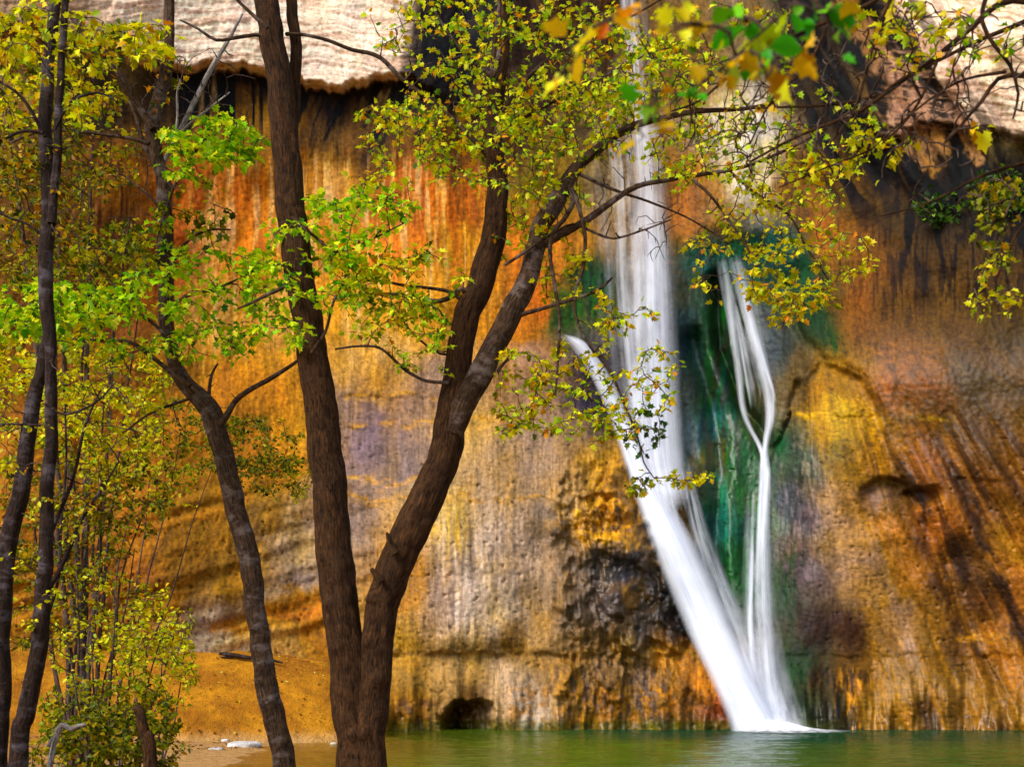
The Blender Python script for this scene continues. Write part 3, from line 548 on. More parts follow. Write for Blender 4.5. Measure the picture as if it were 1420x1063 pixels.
class Tubes:
    def __init__(s): s.v, s.f, s.t, s.n = [], [], [], 0
    def add(s, pts, sides=8, rough=0.0, knots=(), cap=True):
        P = np.asarray(pts, float); p = P[:, :3]; r = np.maximum(P[:, 3], .0006); m = len(p)
        tg = np.gradient(p, axis=0); tg /= np.linalg.norm(tg, axis=1)[:, None]+1e-9
        nrm = np.zeros_like(p); a = np.array([1., 0, 0]) if abs(tg[0, 0]) < .9 else np.array([0, 1., 0])
        for k in range(m):
            a = a - tg[k]*np.dot(a, tg[k]); a /= np.linalg.norm(a)+1e-9; nrm[k] = a
        bi = np.cross(tg, nrm); al = np.concatenate([[0], np.cumsum(np.linalg.norm(np.diff(p, axis=0), axis=1))])
        th = np.arange(sides)/sides*2*np.pi; ct, st = np.cos(th), np.sin(th)
        rr = np.repeat(r[:, None], sides, 1)
        if rough:
            seed = int(abs(p[0, 0]*1000)) % 997
            X = 1.3*ct[None]+3+0*rr; Y = 1.3*st[None]+5+0*rr; A = al[:, None]+0*rr
            rr = rr*(1+rough*((fbm(X*1.6+A*.9, Y*1.6+A*1.7, seed, 3)-.5)*2) + .5*rough*((fbm(A*7, X*2+Y, seed+5, 2)-.5)*2))
        for (ka, kt, ks, kh) in knots:                                  # along, angle, size, height
            dt = np.abs((th[None]-kt+np.pi) % (2*np.pi)-np.pi)*r[:, None]; da = al[:, None]-ka
            q = np.sqrt(dt**2+da**2)/ks; rr = rr + kh*np.exp(-q**2) - .55*kh*np.exp(-(q/.35)**2)
        vt = p[:, None]+nrm[:, None]*(ct[None, :, None]*rr[..., None])+bi[:, None]*(st[None, :, None]*rr[..., None])
        i = (np.arange(m*sides).reshape(m, sides)) + s.n; j = np.roll(i, -1, 1)
        s.f.append(np.stack([i[:-1], j[:-1], j[1:], i[1:]], -1).reshape(-1, 4)); s.v.append(vt.reshape(-1, 3))
        s.t.append(np.stack([ct[None]*rr, st[None]*rr, al[:, None]+0*rr], -1).reshape(-1, 3)+np.array([p[0, 0]*.37, p[0, 2]*.21, 0])); s.n += m*sides
        if cap:
            s.v.append(p[-1:]+tg[-1:]*r[-1]*.6); e = s.n; s.n += 1; s.t.append(s.t[-1][-1:])
            s.f.append(np.stack([i[-1], j[-1], np.full(sides, e), np.full(sides, e)], -1)[:, :3])
    def build(s, name, mat, parent, origin):
        f4 = [f for f in s.f if f.shape[1] == 4]; f3 = [f for f in s.f if f.shape[1] == 3]
        fl = [np.concatenate(f4)] if f4 else []
        if f3: fl.append(np.concatenate(f3))
        return mesh_obj(name, np.concatenate(s.v)-np.array(origin), fl, mat, parent, vecs={'bark': np.concatenate(s.t)})
# leaf outlines in the leaf's own plane (x across, y along), lobed like a box elder leaflet, and a plain oval one
def leaf_shape(kind):
    if kind == 'lobed':
        half = [(0, 0), (.13, .12), (.42, .26), (.22, .42), (.33, .66), (.13, .72), (0, 1.0)]
    else:
        half = [(0, 0), (.20, .18), (.31, .42), (.24, .70), (0, 1.0)]
    h = np.array(half); k = len(h)
    left = h[1:-1]*np.array([-1, 1])
    v = np.concatenate([h, left]); v = np.concatenate([v, np.abs(v[:, :1])*.35 - .10*(v[:, 1:2]-.3)**2*2], 1)
    f = []
    R_ = list(range(k)); L_ = [0]+list(range(k, 2*k-2))+[k-1]
    v = np.concatenate([v, [[0, .35, 0], [0, .62, 0]]]); m1, m2 = len(v)-2, len(v)-1
    for S, flip in ((R_, False), (L_, True)):
        for a, b in zip(S[:-1], S[1:]):
            c = m1 if (v[a, 1]+v[b, 1])/2 < .5 else m2
            f.append((a, b, c) if not flip else (b, a, c))
        j = [q for q in range(len(S)-1) if (v[S[q], 1]+v[S[q+1], 1])/2 >= .5][0]
        f.append((S[j], m2, m1) if not flip else (m1, m2, S[j]))
    return v, np.array(f)
LEAVES = {k: leaf_shape(k) for k in ('lobed', 'oval')}
PAL = {
 'lime':   [((150, 190, 25), 5), ((190, 205, 40), 4), ((110, 165, 20), 3), ((225, 205, 50), 1.5), ((60, 125, 20), 1.2)],
 'canopy': [((170, 190, 25), 5), ((205, 200, 35), 5), ((130, 165, 22), 3.5), ((228, 190, 35), 3.5), ((80, 115, 20), 2), ((222, 145, 28), 1.8), ((120, 90, 20), .7)],
 'yellow': [((225, 205, 28), 5), ((195, 195, 28), 4.5), ((232, 180, 25), 2), ((140, 165, 20), 2.5), ((220, 130, 25), .5)],
 'olive':  [((160, 165, 22), 4), ((190, 180, 28), 4), ((110, 125, 20), 3), ((220, 175, 30), 3.5), ((70, 84, 16), 2), ((210, 135, 25), 2), ((130, 80, 20), 1)],
 'bush':   [((165, 175, 30), 4), ((205, 195, 40), 4), ((110, 130, 20), 3), ((70, 90, 18), 2), ((225, 180, 40), 2)],
 'green':  [((40, 75, 30), 4), ((60, 95, 40), 3), ((30, 55, 25), 3), ((100, 130, 40), 1)],
 'litter': [((120, 70, 20), 4), ((215, 180, 40), 1.5), ((80, 45, 15), 4), ((225, 200, 160), .8)],
 'near':   [((70, 170, 30), 3.5), ((130, 185, 30), 2), ((235, 190, 30), 2.5), ((240, 165, 25), 2.5), ((225, 110, 20), 1)],
 'neargold': [((240, 195, 35), 4), ((240, 165, 25), 3), ((225, 110, 20), 1), ((190, 190, 30), 1.5)],
 'neargreen': [((60, 165, 35), 4), ((110, 185, 30), 2), ((170, 190, 30), 1.5)],
}
class Foliage:
    def __init__(s): s.v, s.f, s.c, s.n = [], [], [], 0
    def add(s, pos, axis, size, pal, kind='lobed', flat=.75):
        """pos (n,3), axis (n,3) outward directions, size (n,)"""
        n = len(pos)
        if not n: return
        bv, bf = LEAVES[kind]
        up = np.array([0, 0, 1.0]) + rng.normal(0, flat, (n, 3)); ax = axis + rng.normal(0, .35, (n, 3)); ax[:, 2] -= .25
        ax /= np.linalg.norm(ax, axis=1)[:, None]+1e-9
        sd_ = np.cross(ax, up); sd_ /= np.linalg.norm(sd_, axis=1)[:, None]+1e-9; nz = np.cross(sd_, ax)
        wd = rng.uniform(.8, 1.15, n); curl = rng.uniform(.4, 1.8, n)
        vt = pos[:, None] + size[:, None, None]*(bv[None, :, 0:1]*wd[:, None, None]*sd_[:, None] + bv[None, :, 1:2]*ax[:, None] + bv[None, :, 2:3]*curl[:, None, None]*nz[:, None])
        s.v.append(vt.reshape(-1, 3)); s.f.append((bf[None]+(np.arange(n)*len(bv))[:, None, None]+s.n).reshape(-1, 3)); s.n += n*len(bv)
        cs = np.array([lin(c) for c, _ in PAL[pal]]); p = np.array([q for _, q in PAL[pal]]); p = p/p.sum()
        k = rng.choice(len(cs), n, p=p); c = np.clip(PALK.get(pal, 1.0)*cs[k]*LEAFK*rng.uniform(.45, 1.2, (n, 1))*np.array([1, .98, .3]), 0, .85)
        s.c.append(np.repeat(c, len(bv), 0))
    def count(s): return s.n
    def build(s, name, parent, origin):
        if not s.n: return None
        return mesh_obj(name, np.concatenate(s.v)-np.array(origin), np.concatenate(s.f), M_LEAF, parent, smooth=True, cols={'tint': np.concatenate(s.c)})
LEAFK = 1.7
PALK = {'olive': .52, 'bush': .52, 'yellow': .82, 'canopy': .97, 'near': .75, 'neargold': .8, 'neargreen': .7}
class Tree:
    def __init__(s, name, base, label, cat, group=None, mat=None, twig=None):
        s.root = empty(name, base, label, cat, group); s.o = np.array(base, float); s.mat = mat or M_BARK; s.tw = twig or M_TWIG
        s.np_, s.nr = [], []; s.twigs = Tubes(); s.fol = Foliage()
    def px(s, rows, Y):
        """rows px, py, radius px, optional depth shift"""
        out = []
        for r in rows:
            y = Y + (r[3] if len(r) > 3 else 0)
            out.append((*ray(r[0], r[1], y), r[2]*y/FPX))
        return out
    def limb(s, rows, Y, name='limb', sides=10, step=.06, rough=.08, knots=(), mat=None, label=None, seed_nodes=True, cap=True):
        pts = resample(s.px(rows, Y), step); t = Tubes()
        if name == 'limb' and rows[0][2] < 9: pts[:, 3] *= .86
        w_ = pts.copy()
        if len(w_) > 4:                                                # slight crookedness
            al = np.arange(len(w_))*step; amp = np.minimum(w_[:, 3]*.9, .032)
            w_[:, 0] += amp*(fbm(al*2.2, 0*al+rows[0][0]*.1, 171, 3)-.5)*2; w_[:, 2] += amp*(fbm(al*2.2, 0*al+rows[0][1]*.1+5, 173, 3)-.5)*2
        t.add(w_, sides, rough, knots, cap); o = t.build(name, mat or s.mat, s.root, s.o)
        if label: o['label'] = label
        if seed_nodes: s.np_ += list(w_[::2, :3]); s.nr += list(w_[::2, 3])
        return w_
    def grow(s, regions, seed=0, wig=.10, droop=0.0, maxlen=1.6, rtip=.0016, rbase=.0085):
        """regions: cx, cy, rx, ry, Y, dY, twigs, leaf px, leaves per twig, palette, leaf kind, flatness"""
        tg = []
        for q in regions:
            cx, cy, rx, ry, Y, dY, n, lp, lt, pal, kind, flat = q
            for _ in range(n):
                while True:
                    a, b = rng.uniform(-1, 1, 2)
                    if a*a+b*b <= 1: break
                y = Y+rng.uniform(-dY, dY); tg.append((np.array(ray(cx+a*rx, cy+b*ry, y)), lp*y/FPX, lt, pal, kind, flat, Y))
        P = np.array(s.np_); Rr = np.array(s.nr)
        T = np.array([t[0] for t in tg])
        best = np.full(len(T), 1e9); arg = np.zeros(len(T), int)
        W = np.array([1, .55, 1])
        def upd(Pn, off):
            nonlocal best, arg
            for c0 in range(0, len(Pn), 400):
                d = np.linalg.norm((T[:, None]-Pn[None, c0:c0+400])*W, axis=2); k = d.argmin(1); m = d[np.arange(len(T)), k]
                g = m < best; best = np.where(g, m, best); arg = np.where(g, k+c0+off, arg)
        upd(P, 0); done = np.zeros(len(T), bool)
        nodes = list(P); rad = list(Rr)
        for _ in range(len(T)):
            k = int(np.where(done, 1e9, best).argmin()); done[k] = True
            a = nodes[arg[k]]; b = T[k]; ra = rad[arg[k]]; L = np.linalg.norm(b-a)
            if L < .02: continue
            r0 = min(ra*.75, rbase*(.35+L*.8)); m = max(4, int(L/.07)+2)
            t = np.linspace(0, 1, m)[:, None]
            mid = rng.normal(0, wig*L, 3); mid[2] += (.12-droop)*L
            pt = a*(1-t)+b*t + mid*4*t*(1-t)*.6 + np.cumsum(rng.normal(0, .012*math.sqrt(L), (m, 3)), 0)*np.sin(t*np.pi)
            rr = r0*(1-t[:, 0])**.8+rtip
            s.twigs.add(np.concatenate([pt, rr[:, None]], 1), 5, 0, (), False)
            new = pt[2::2]; off = len(nodes); nodes += list(new); rad += list(rr[2::2]); upd(new, off)
            _, sz, lt, pal, kind, flat, Y = tg[k]
            n = rng.poisson(lt)
            if n:
                dirn = (pt[-1]-pt[-2]); dirn = dirn/(np.linalg.norm(dirn)+1e-9)
                ln = np.minimum(L, sz*5); f = 1-rng.power(1.6, n)**1.0*0 - rng.uniform(0, 1, n)**1.4*min(1, ln/L)
                idx = np.clip(f, 0, 1)*(m-1); i0 = np.minimum(idx.astype(int), m-2); fr = (idx-i0)[:, None]
                pos = pt[i0]*(1-fr)+pt[i0+1]*fr
                sz_ = sz*rng.uniform(.55, 1.2, n)
                out = rng.normal(0, 1, (n, 3))*np.array([1, .8, .35]) + dirn*.6; out /= np.linalg.norm(out, axis=1)[:, None]
                pet = pos + out*sz_[:, None]*.45
                for q in range(n):                                      # petioles
                    if rng.random() < .6: s.twigs.add(np.array([[*pos[q], .0009], [*pet[q], .0006]]), 3, 0, (), False)
                s.fol.add(pet, out, sz_, pal, kind, flat)
    def finish(s):
        if s.twigs.n: tag(s.twigs.build('twigs', s.tw, s.root, s.o), kind='stuff')
        s.fol.build('foliage', s.root, s.o)
def gz(x, y): return float(ground_z(np.array([[x]]), np.array([[y]]))[0, 0])
def base_at(px, Y):
    x = (px-710)/FPX*Y; return (x, Y, gz(x, Y)-.05)
def base_py(px, Y): return HOR-(gz((px-710)/FPX*Y, Y)-.06-CAM_H)*FPX/Y
# ---- big forked tree in the middle
Y1 = 8.0
t1 = Tree('maple_tree', base_at(508, Y1), 'large brown-barked tree forked low into two trunks in the middle of the view', 'tree')
b1 = base_py(508, Y1)
t1.limb([(500, b1, 38), (497, 1063, 31), (488, 985, 28), (480, 900, 26), (466, 780, 24.5), (453, 640, 23.5), (440, 540, 22), (426, 450, 21), (413, 370, 20), (404, 290, 19.5), (397, 200, 19), (388, 125, 18), (377, 50, 17), (366, -30, 16), (350, -200, 13), (345, -420, 7)], Y1, 'trunk', 44, .02, .12,
        knots=[(0.43, 5.21, 0.038, 0.022), (0.42, 5.11, 0.026, 0.019), (0.71, 5.01, 0.030, 0.016), (1.00, 4.91, 0.034, 0.013), (0.99, 4.81, 0.038, 0.022), (1.28, 4.71, 0.026, 0.019), (1.27, 4.61, 0.030, 0.016), (1.56, 4.51, 0.034, 0.013), (1.85, 4.41, 0.038, 0.022), (1.84, 4.31, 0.026, 0.019), (2.13, 4.21, 0.030, 0.016), (2.12, 4.11, 0.034, 0.013), (2.41, 4.01, 0.038, 0.022), (2.70, 3.91, 0.026, 0.019)])
t1.limb([(514, b1, 30), (514, 1063, 23), (517, 985, 22), (519, 920, 22), (527, 850, 22.5), (546, 785, 24), (578, 720, 25), (606, 660, 23), (622, 610, 22), (629, 560, 19), (634, 500, 18), (648, 440, 18), (668, 390, 18), (682, 340, 17), (688, 290, 15.5), (688, 245, 14), (682, 200, 12), (686, 150, 11.5), (693, 90, 11), (698, 30, 10.5), (702, -40, 10), (715, -260, 6)], Y1-.05, 'trunk', 44, .02, .12,
        knots=[(0.43, 5.01, 0.026, 0.013), (0.42, 4.91, 0.030, 0.022), (0.71, 4.81, 0.034, 0.019), (1.00, 4.71, 0.038, 0.016), (0.99, 4.61, 0.026, 0.013), (1.28, 4.51, 0.030, 0.022), (1.27, 4.41, 0.034, 0.019), (1.56, 4.31, 0.038, 0.016), (1.85, 4.21, 0.026, 0.013), (1.84, 4.11, 0.030, 0.022), (2.13, 4.01, 0.034, 0.019), (2.12, 3.91, 0.038, 0.016), (2.41, 3.81, 0.026, 0.013), (2.70, 5.61, 0.030, 0.022), (1.62, 4.9, .05, .035)])
t1.limb([(624, 602, 17), (640, 565, 18), (664, 525, 17.5), (688, 480, 16), (708, 432, 16), (724, 395, 14.5), (740, 350, 13.5), (748, 315, 13), (764, 285, 12.5), (784, 258, 11), (806, 232, 8.5), (834, 205, 6.5), (866, 180, 5.5), (905, 165, 4.5), (960, 155, 3.6), (1040, 150, 2.5), (1110, 130, 1.6)], Y1-.08, 'limb', 22, .03, .10, knots=[(.75, 4.9, .03, .012), (.3, 4.7, .02, .012)], mat=M_BARKG)
t1.limb([(399, 215, 10), (405, 160, 9), (409, 100, 8.5), (407, 40, 8), (400, -20, 7.5), (392, -160, 5)], Y1+.12, 'limb', 14)
for rows, dy in (
    ([(738, 350, 6), (760, 336, 6.5), (800, 313, 6), (835, 290, 5.5), (862, 270, 5), (885, 258, 4.3), (925, 250, 3.6), (960, 243, 3.6), (1010, 236, 3.2), (1050, 226, 3), (1090, 208, 2.4), (1140, 180, 2), (1200, 140, 1.4)], -.1),
    ([(700, 368, 2.5), (735, 345, 2.6), (770, 322, 2.6), (795, 311, 2.4), (820, 320, 2.2), (850, 330, 2), (890, 320, 1.7), (930, 305, 1.1)], -.16),
    ([(714, 438, 4), (740, 430, 3.4), (775, 420, 3), (810, 410, 2.8), (835, 398, 2.4), (850, 384, 1.6)], -.1),
    ([(660, 410, 5), (642, 402, 4.4), (628, 412, 4.2), (610, 418, 3.8), (580, 414, 3.2), (540, 407, 2.8), (500, 408, 2.3), (462, 415, 1.5)], -.1),
    ([(650, 430, 3.5), (630, 408, 3), (605, 400, 2.8), (560, 396, 2.4), (520, 388, 1.8), (480, 398, 1.3)], -.05),
    ([(622, 530, 3), (590, 528, 2.6), (560, 512, 2.6), (530, 484, 2.2), (500, 480, 2), (465, 484, 1.5)], -.15),
    ([(790, 255, 4.5), (795, 280, 4), (782, 305, 3.8), (766, 325, 3.6), (763, 360, 3.2), (770, 400, 3), (776, 440, 2.8), (774, 480, 2.4), (772, 520, 2), (770, 548, 1.4)], -.2),
    ([(794, 262, 3.5), (806, 295, 3.4), (812, 330, 3.2), (808, 370, 3), (799, 400, 2.8), (800, 440, 2.6), (818, 480, 2.3), (846, 515, 2.1), (866, 560, 1.9), (884, 605, 1.6), (893, 640, 1.3), (902, 655, .9)], -.25),
    ([(690, 238, 5), (668, 205, 4.6), (640, 178, 4.2), (600, 142, 4), (560, 112, 3.8), (528, 82, 3.6), (490, 70, 3.2), (455, 56, 3), (420, 48, 2.8), (396, 48, 3.5)], .05),
    ([(384, 60, 4), (362, 48, 3.2), (330, 52, 3), (300, 56, 2.6), (275, 40, 2.2), (250, 28, 1.4)], -.05),
    ([(372, 40, 3.5), (350, 20, 3), (325, -5, 2.5), (300, -40, 2)], -.25),
    ([(684, 195, 4), (700, 150, 3.6), (730, 110, 3.2), (770, 75, 2.8), (820, 50, 2.3), (880, 20, 1.8), (940, -15, 1.2)], -.2),
    ([(686, 180, 4), (720, 165, 3), (770, 140, 2.6), (830, 110, 2.2), (900, 75, 1.6), (960, 60, 1.2)], .2),
    ([(690, 110, 3.5), (660, 90, 3), (625, 50, 2.5), (600, 10, 2), (580, -40, 1.6)], -.15),
    ([(695, 70, 4), (683, 110, 3.6), (686, 60, 3.4), (692, 0, 3.2), (680, -60, 2.4)], -.25),
    ([(800, 240, 3.2), (850, 262, 2.6), (900, 280, 2), (950, 300, 1.6), (1000, 330, 1.2)], .2),
    ([(955, 244, 2.8), (985, 270, 2.4), (1015, 310, 2.2), (1040, 350, 2), (1060, 395, 1.7), (1080, 420, 1.2)], -.1),
    ([(1010, 236, 2.4), (1050, 270, 2.1), (1095, 300, 2), (1120, 345, 1.8), (1150, 390, 1.2)], .15),
    ([(410, 378, 4), (392, 398, 3.4), (372, 408, 3), (350, 420, 2.4), (330, 428, 1.6)], -.15),
    ([(432, 490, 3), (452, 460, 2.6), (462, 420, 2.2), (480, 380, 2), (500, 330, 1.4)], -.2),
    ([(405, 300, 3), (440, 330, 2.4), (470, 350, 2), (520, 330, 1.6), (560, 310, 1.2)], -.25),
    ([(640, 490, 2.6), (610, 490, 2), (580, 470, 1.6), (555, 440, 1.2)], .2),
    ([(690, 515, 3.0), (700, 502, 2.4), (712, 494, 1.6)], -.12),
    ):
    t1.limb(rows, Y1+dy, 'limb', 8, .05, mat=M_BARKG)
for rows in ([(548, 768, 7), (541, 758, 5), (538, 745, 3.6), (536, 738, 2)], [(530, 805, 6), (522, 795, 4.5), (516, 788, 3)]):
    t1.limb(rows, Y1-.2, 'branch_stub', 8, .02, seed_nodes=False)
CAN = 'canopy'
t1.grow([
    (620, 40, 115, 55, 8.0, .7, 111, 10.4, 5.04, CAN, 'lobed', .6), (760, 80, 120, 85, 8.0, .8, 154, 10.4, 5.04, CAN, 'lobed', .6),
    (640, 150, 105, 60, 8.0, .6, 123, 10.4, 5.04, CAN, 'lobed', .6), (560, 190, 75, 55, 8.0, .6, 66, 10.4, 5.04, CAN, 'lobed', .6),
    (705, 210, 110, 65, 7.9, .7, 123, 10.4, 5.04, CAN, 'lobed', .6), (850, 90, 110, 85, 8.2, .8, 143, 10.4, 5.04, CAN, 'lobed', .6),
    (930, 150, 105, 100, 8.2, .8, 143, 10.4, 4.51, CAN, 'lobed', .6), (800, 165, 85, 60, 8.0, .6, 85, 10.4, 5.04, CAN, 'lobed', .6),
    (1010, 215, 100, 60, 8.0, .6, 85, 10.4, 4.51, CAN, 'lobed', .6), (1060, 300, 85, 60, 8.0, .5, 43, 10.4, 5.52, 'yellow', 'lobed', .6),
    (1130, 365, 95, 55, 8.0, .5, 58, 11.4, 6.18, 'yellow', 'lobed', .5), (1100, 415, 65, 28, 7.9, .4, 40, 12.3, 6.18, 'yellow', 'lobed', .5), (1085, 445, 25, 15, 7.9, .3, 7, 11.4, 4.83, 'yellow', 'lobed', .5),
    (1010, 350, 60, 50, 7.9, .4, 25, 10.4, 4.83, 'yellow', 'lobed', .5), (985, 395, 30, 30, 7.9, .3, 8, 10.4, 4.14, 'yellow', 'lobed', .5), (760, 290, 60, 40, 8.1, .4, 30, 10.4, 8.05, 'yellow', 'lobed', .6),
    (720, 330, 40, 50, 8.1, .3, 26, 10.4, 5.47, CAN, 'lobed', .6), (770, 375, 45, 45, 8.1, .4, 30, 9.5, 8.05, 'yellow', 'lobed', .6),
    (560, 260, 80, 45, 8.0, .5, 33, 10.4, 5.47, CAN, 'lobed', .6), (1120, 250, 90, 60, 8.2, .5, 44, 10.4, 3.94, CAN, 'lobed', .6),
    (455, 320, 95, 50, 7.7, .5, 54, 13.2, 9.2, 'lime', 'lobed', .24), (510, 300, 70, 35, 7.8, .4, 30, 12.6, 8.05, 'lime', 'lobed', .24), (450, 385, 85, 40, 7.6, .4, 37, 12.6, 8.05, 'lime', 'lobed', .24),
    (560, 380, 90, 40, 7.8, .4, 41, 13.3, 5.47, CAN, 'lobed', .5), (540, 440, 75, 40, 7.8, .4, 48, 12.3, 6.26, CAN, 'lobed', .5), (590, 470, 40, 50, 7.8, .3, 34, 9.09, 9.2, 'lime', 'lobed', .24), (520, 360, 70, 40, 7.8, .4, 24, 12.3, 8.05, 'yellow', 'lobed', .5),
    (400, 460, 50, 25, 7.7, .3, 13, 12.6, 6.9, 'lime', 'lobed', .24),
    (755, 500, 75, 28, 7.8, .4, 27, 11.4, 8.05, 'yellow', 'lobed', .5), (790, 560, 85, 45, 7.8, .4, 63, 11.4, 6.26, CAN, 'lobed', .5), (720, 590, 35, 22, 7.8, .2, 15, 11.4, 5.47, CAN, 'lobed', .5),
    (850, 590, 50, 35, 7.8, .3, 21, 10.4, 6.9, CAN, 'lobed', .6), (910, 520, 50, 50, 7.8, .3, 30, 10.4, 6.9, CAN, 'lobed', .6), (900, 590, 40, 45, 7.8, .3, 14, 11, 6, 'green', 'lobed', .6),
    (895, 675, 26, 9, 7.75, .15, 9, 11.4, 6.9, 'bush', 'lobed', .5), (950, 660, 40, 10, 7.75, .15, 13, 11.4, 6.9, 'yellow', 'lobed', .5), (870, 443, 45, 22, 7.8, .2, 16, 10.4, 6.9, CAN, 'lobed', .6),
    (830, 450, 30, 50, 7.8, .2, 15, 10.4, 6.9, 'yellow', 'lobed', .6), (740, 545, 60, 30, 7.9, .3, 18, 10.4, 6.9, CAN, 'lobed', .5), (700, 560, 20, 40, 7.9, .2, 9, 10.4, 6.9, CAN, 'lobed', .5),
    # bare twig ends
    (830, 260, 130, 70, 8.0, .5, 67, 8, 0, CAN, 'lobed', .6), (960, 330, 80, 60, 8.0, .4, 35, 8, 0, CAN, 'lobed', .6), (1040, 180, 150, 70, 8.0, .6, 57, 8, 0, CAN, 'lobed', .6)], wig=.12)
t1.finish()
# ---- leaning tree left of it
Y2 = 8.8
t2 = Tree('maple_tree', base_at(402, Y2), 'slim leaning tree with ringed grey-brown bark, left of the big forked tree', 'tree', mat=M_BARKG)
b2 = base_py(402, Y2)
t2.limb([(404, b2, 21), (398, 1063, 16), (384, 1010, 15.5), (370, 950, 15.5), (362, 890, 14.5), (355, 830, 14.5), (345, 770, 14.5), (330, 710, 14.5), (315, 650, 14), (302, 600, 14.5), (288, 565, 14), (266, 540, 11.5), (248, 510, 10.5), (236, 470, 10), (230, 430, 11), (228, 380, 11), (227, 330, 11), (228, 280, 10.5), (222, 240, 9.5), (213, 205, 9), (211, 175, 10), (219, 140, 9), (227, 105, 8.5), (233, 60, 8), (236, 10, 7), (240, -60, 6), (250, -250, 3)], Y2, 'trunk', 34, .02, .12,
        knots=[(0.25, 5.51, 0.030, 0.016), (0.54, 5.41, 0.034, 0.013), (0.83, 5.31, 0.038, 0.022), (0.82, 5.21, 0.026, 0.019), (1.11, 5.11, 0.030, 0.016), (1.10, 5.01, 0.034, 0.013), (1.39, 4.91, 0.038, 0.022), (1.68, 4.81, 0.026, 0.019), (1.67, 4.71, 0.030, 0.016), (1.96, 4.61, 0.034, 0.013), (1.95, 4.51, 0.038, 0.022), (2.24, 4.41, 0.026, 0.019), (2.53, 4.31, 0.030, 0.016), (2.52, 4.21, 0.034, 0.013)])
t2.limb([(304, 590, 7), (316, 572, 5.2), (326, 554, 4.6), (345, 540, 4.2), (370, 527, 4), (392, 514, 3.4), (412, 500, 2.4)], Y2-.05, 'limb', 10, .04)
t2.limb([(213, 180, 7), (196, 150, 6), (174, 115, 5.5), (150, 80, 5), (120, 48, 4.5), (92, 15, 4.2), (65, -25, 3.6)], Y2-.1, 'limb', 10, .05)
for rows, dy in (
    ([(207, 200, 4), (180, 192, 3), (140, 186, 2.8), (95, 181, 2.6), (55, 183, 2.4), (20, 196, 1.9), (-20, 212, 1.4)], -.15),
    ([(216, 230, 3.5), (200, 200, 4), (192, 170, 3.4), (180, 140, 2.8)], .1),
    ([(289, 560, 4), (291, 540, 3), (294, 520, 2.4), (302, 505, 1.6)], .05),
    ([(262, 535, 5), (235, 515, 4), (205, 490, 3.4), (180, 475, 3), (140, 472, 2.2), (100, 470, 1.4)], -.2),
    ([(240, 480, 3.2), (215, 450, 2.8), (185, 430, 2.4), (150, 410, 2), (110, 402, 1.4)], -.3),
    ([(228, 380, 3), (255, 340, 2.6), (285, 320, 2), (320, 318, 1.4)], -.2),
    ([(230, 430, 3), (260, 410, 2.6), (300, 400, 2.1), (345, 380, 1.4)], -.3),
    ([(226, 300, 3), (240, 260, 2.4), (265, 220, 2), (290, 185, 1.4)], -.25),
    ([(222, 290, 2.6), (205, 270, 2), (180, 250, 1.6), (160, 235, 1.2)], -.1),
    ([(276, 548, 3), (240, 560, 2.4), (205, 575, 2), (170, 600, 1.4)], .2),
    ): t2.limb(rows, Y2+dy, 'limb', 8, .05)
dead = [([(222, 235, 4), (250, 180, 4), (275, 130, 4.4), (297, 90, 4), (318, 55, 3), (336, 20, 2)], .15), ([(240, 200, 2.4), (246, 165, 2.2), (246, 130, 1.8), (250, 110, 1)], -.2), ([(236, 205, 2.4), (262, 172, 2), (290, 150, 1.6), (318, 128, 1)], .1)]
for rows, dy in dead: t2.limb(rows, Y2+dy, 'limb', 8, .04, mat=M_DEAD, label='pale bare dead branch')
t2.grow([
    (300, 190, 75, 30, 8.5, .4, 44, 14.7, 8.05, 'lime', 'lobed', .24), (270, 225, 50, 25, 8.5, .3, 20, 14, 6.9, 'lime', 'lobed', .24), (320, 210, 45, 20, 8.4, .3, 17, 14, 6.9, 'lime', 'lobed', .24),
    (300, 380, 95, 45, 8.3, .5, 57, 14, 8.05, 'lime', 'lobed', .24), (320, 440, 90, 40, 8.3, .5, 44, 13.2, 8.05, 'lime', 'lobed', .24), (290, 480, 70, 25, 8.4, .4, 27, 12.6, 6.9, 'lime', 'lobed', .24),
    (80, 425, 110, 32, 8.1, .5, 74, 15.4, 9.2, 'lime', 'lobed', .24), (60, 455, 80, 20, 8.1, .4, 30, 15.4, 8.05, 'lime', 'lobed', .24), (200, 410, 60, 40, 8.3, .4, 34, 12.6, 6.9, 'lime', 'lobed', .24), (190, 475, 50, 30, 8.5, .4, 20, 11.2, 6.9, 'lime', 'lobed', .24),
    (270, 300, 60, 50, 8.6, .4, 24, 13.3, 6.9, 'bush', 'lobed', .5), (160, 360, 70, 40, 8.7, .4, 27, 13.3, 5.75, 'bush', 'lobed', .5),
    (200, 60, 45, 25, 8.4, .3, 23, 17.1, 6.9, 'yellow', 'lobed', .5), (150, 55, 35, 30, 8.5, .3, 15, 14.2, 6.9, 'bush', 'lobed', .5), (100, 130, 60, 50, 8.6, .5, 23, 14.2, 5.75, 'yellow', 'lobed', .5),
    (180, 100, 80, 70, 9, .6, 23, 11.4, 4.6, 'olive', 'lobed', .5), (215, 350, 20, 60, 8.6, .2, 10, 12.6, 5.75, 'lime', 'lobed', .24),
    (270, 130, 90, 70, 8.9, .5, 96, 8, 0, CAN, 'lobed', .6), (150, 260, 90, 110, 8.9, .5, 81, 8, 0, CAN, 'lobed', .6), (210, 560, 120, 60, 9, .4, 59, 8, 0, CAN, 'lobed', .6)], wig=.12)
t2.finish()
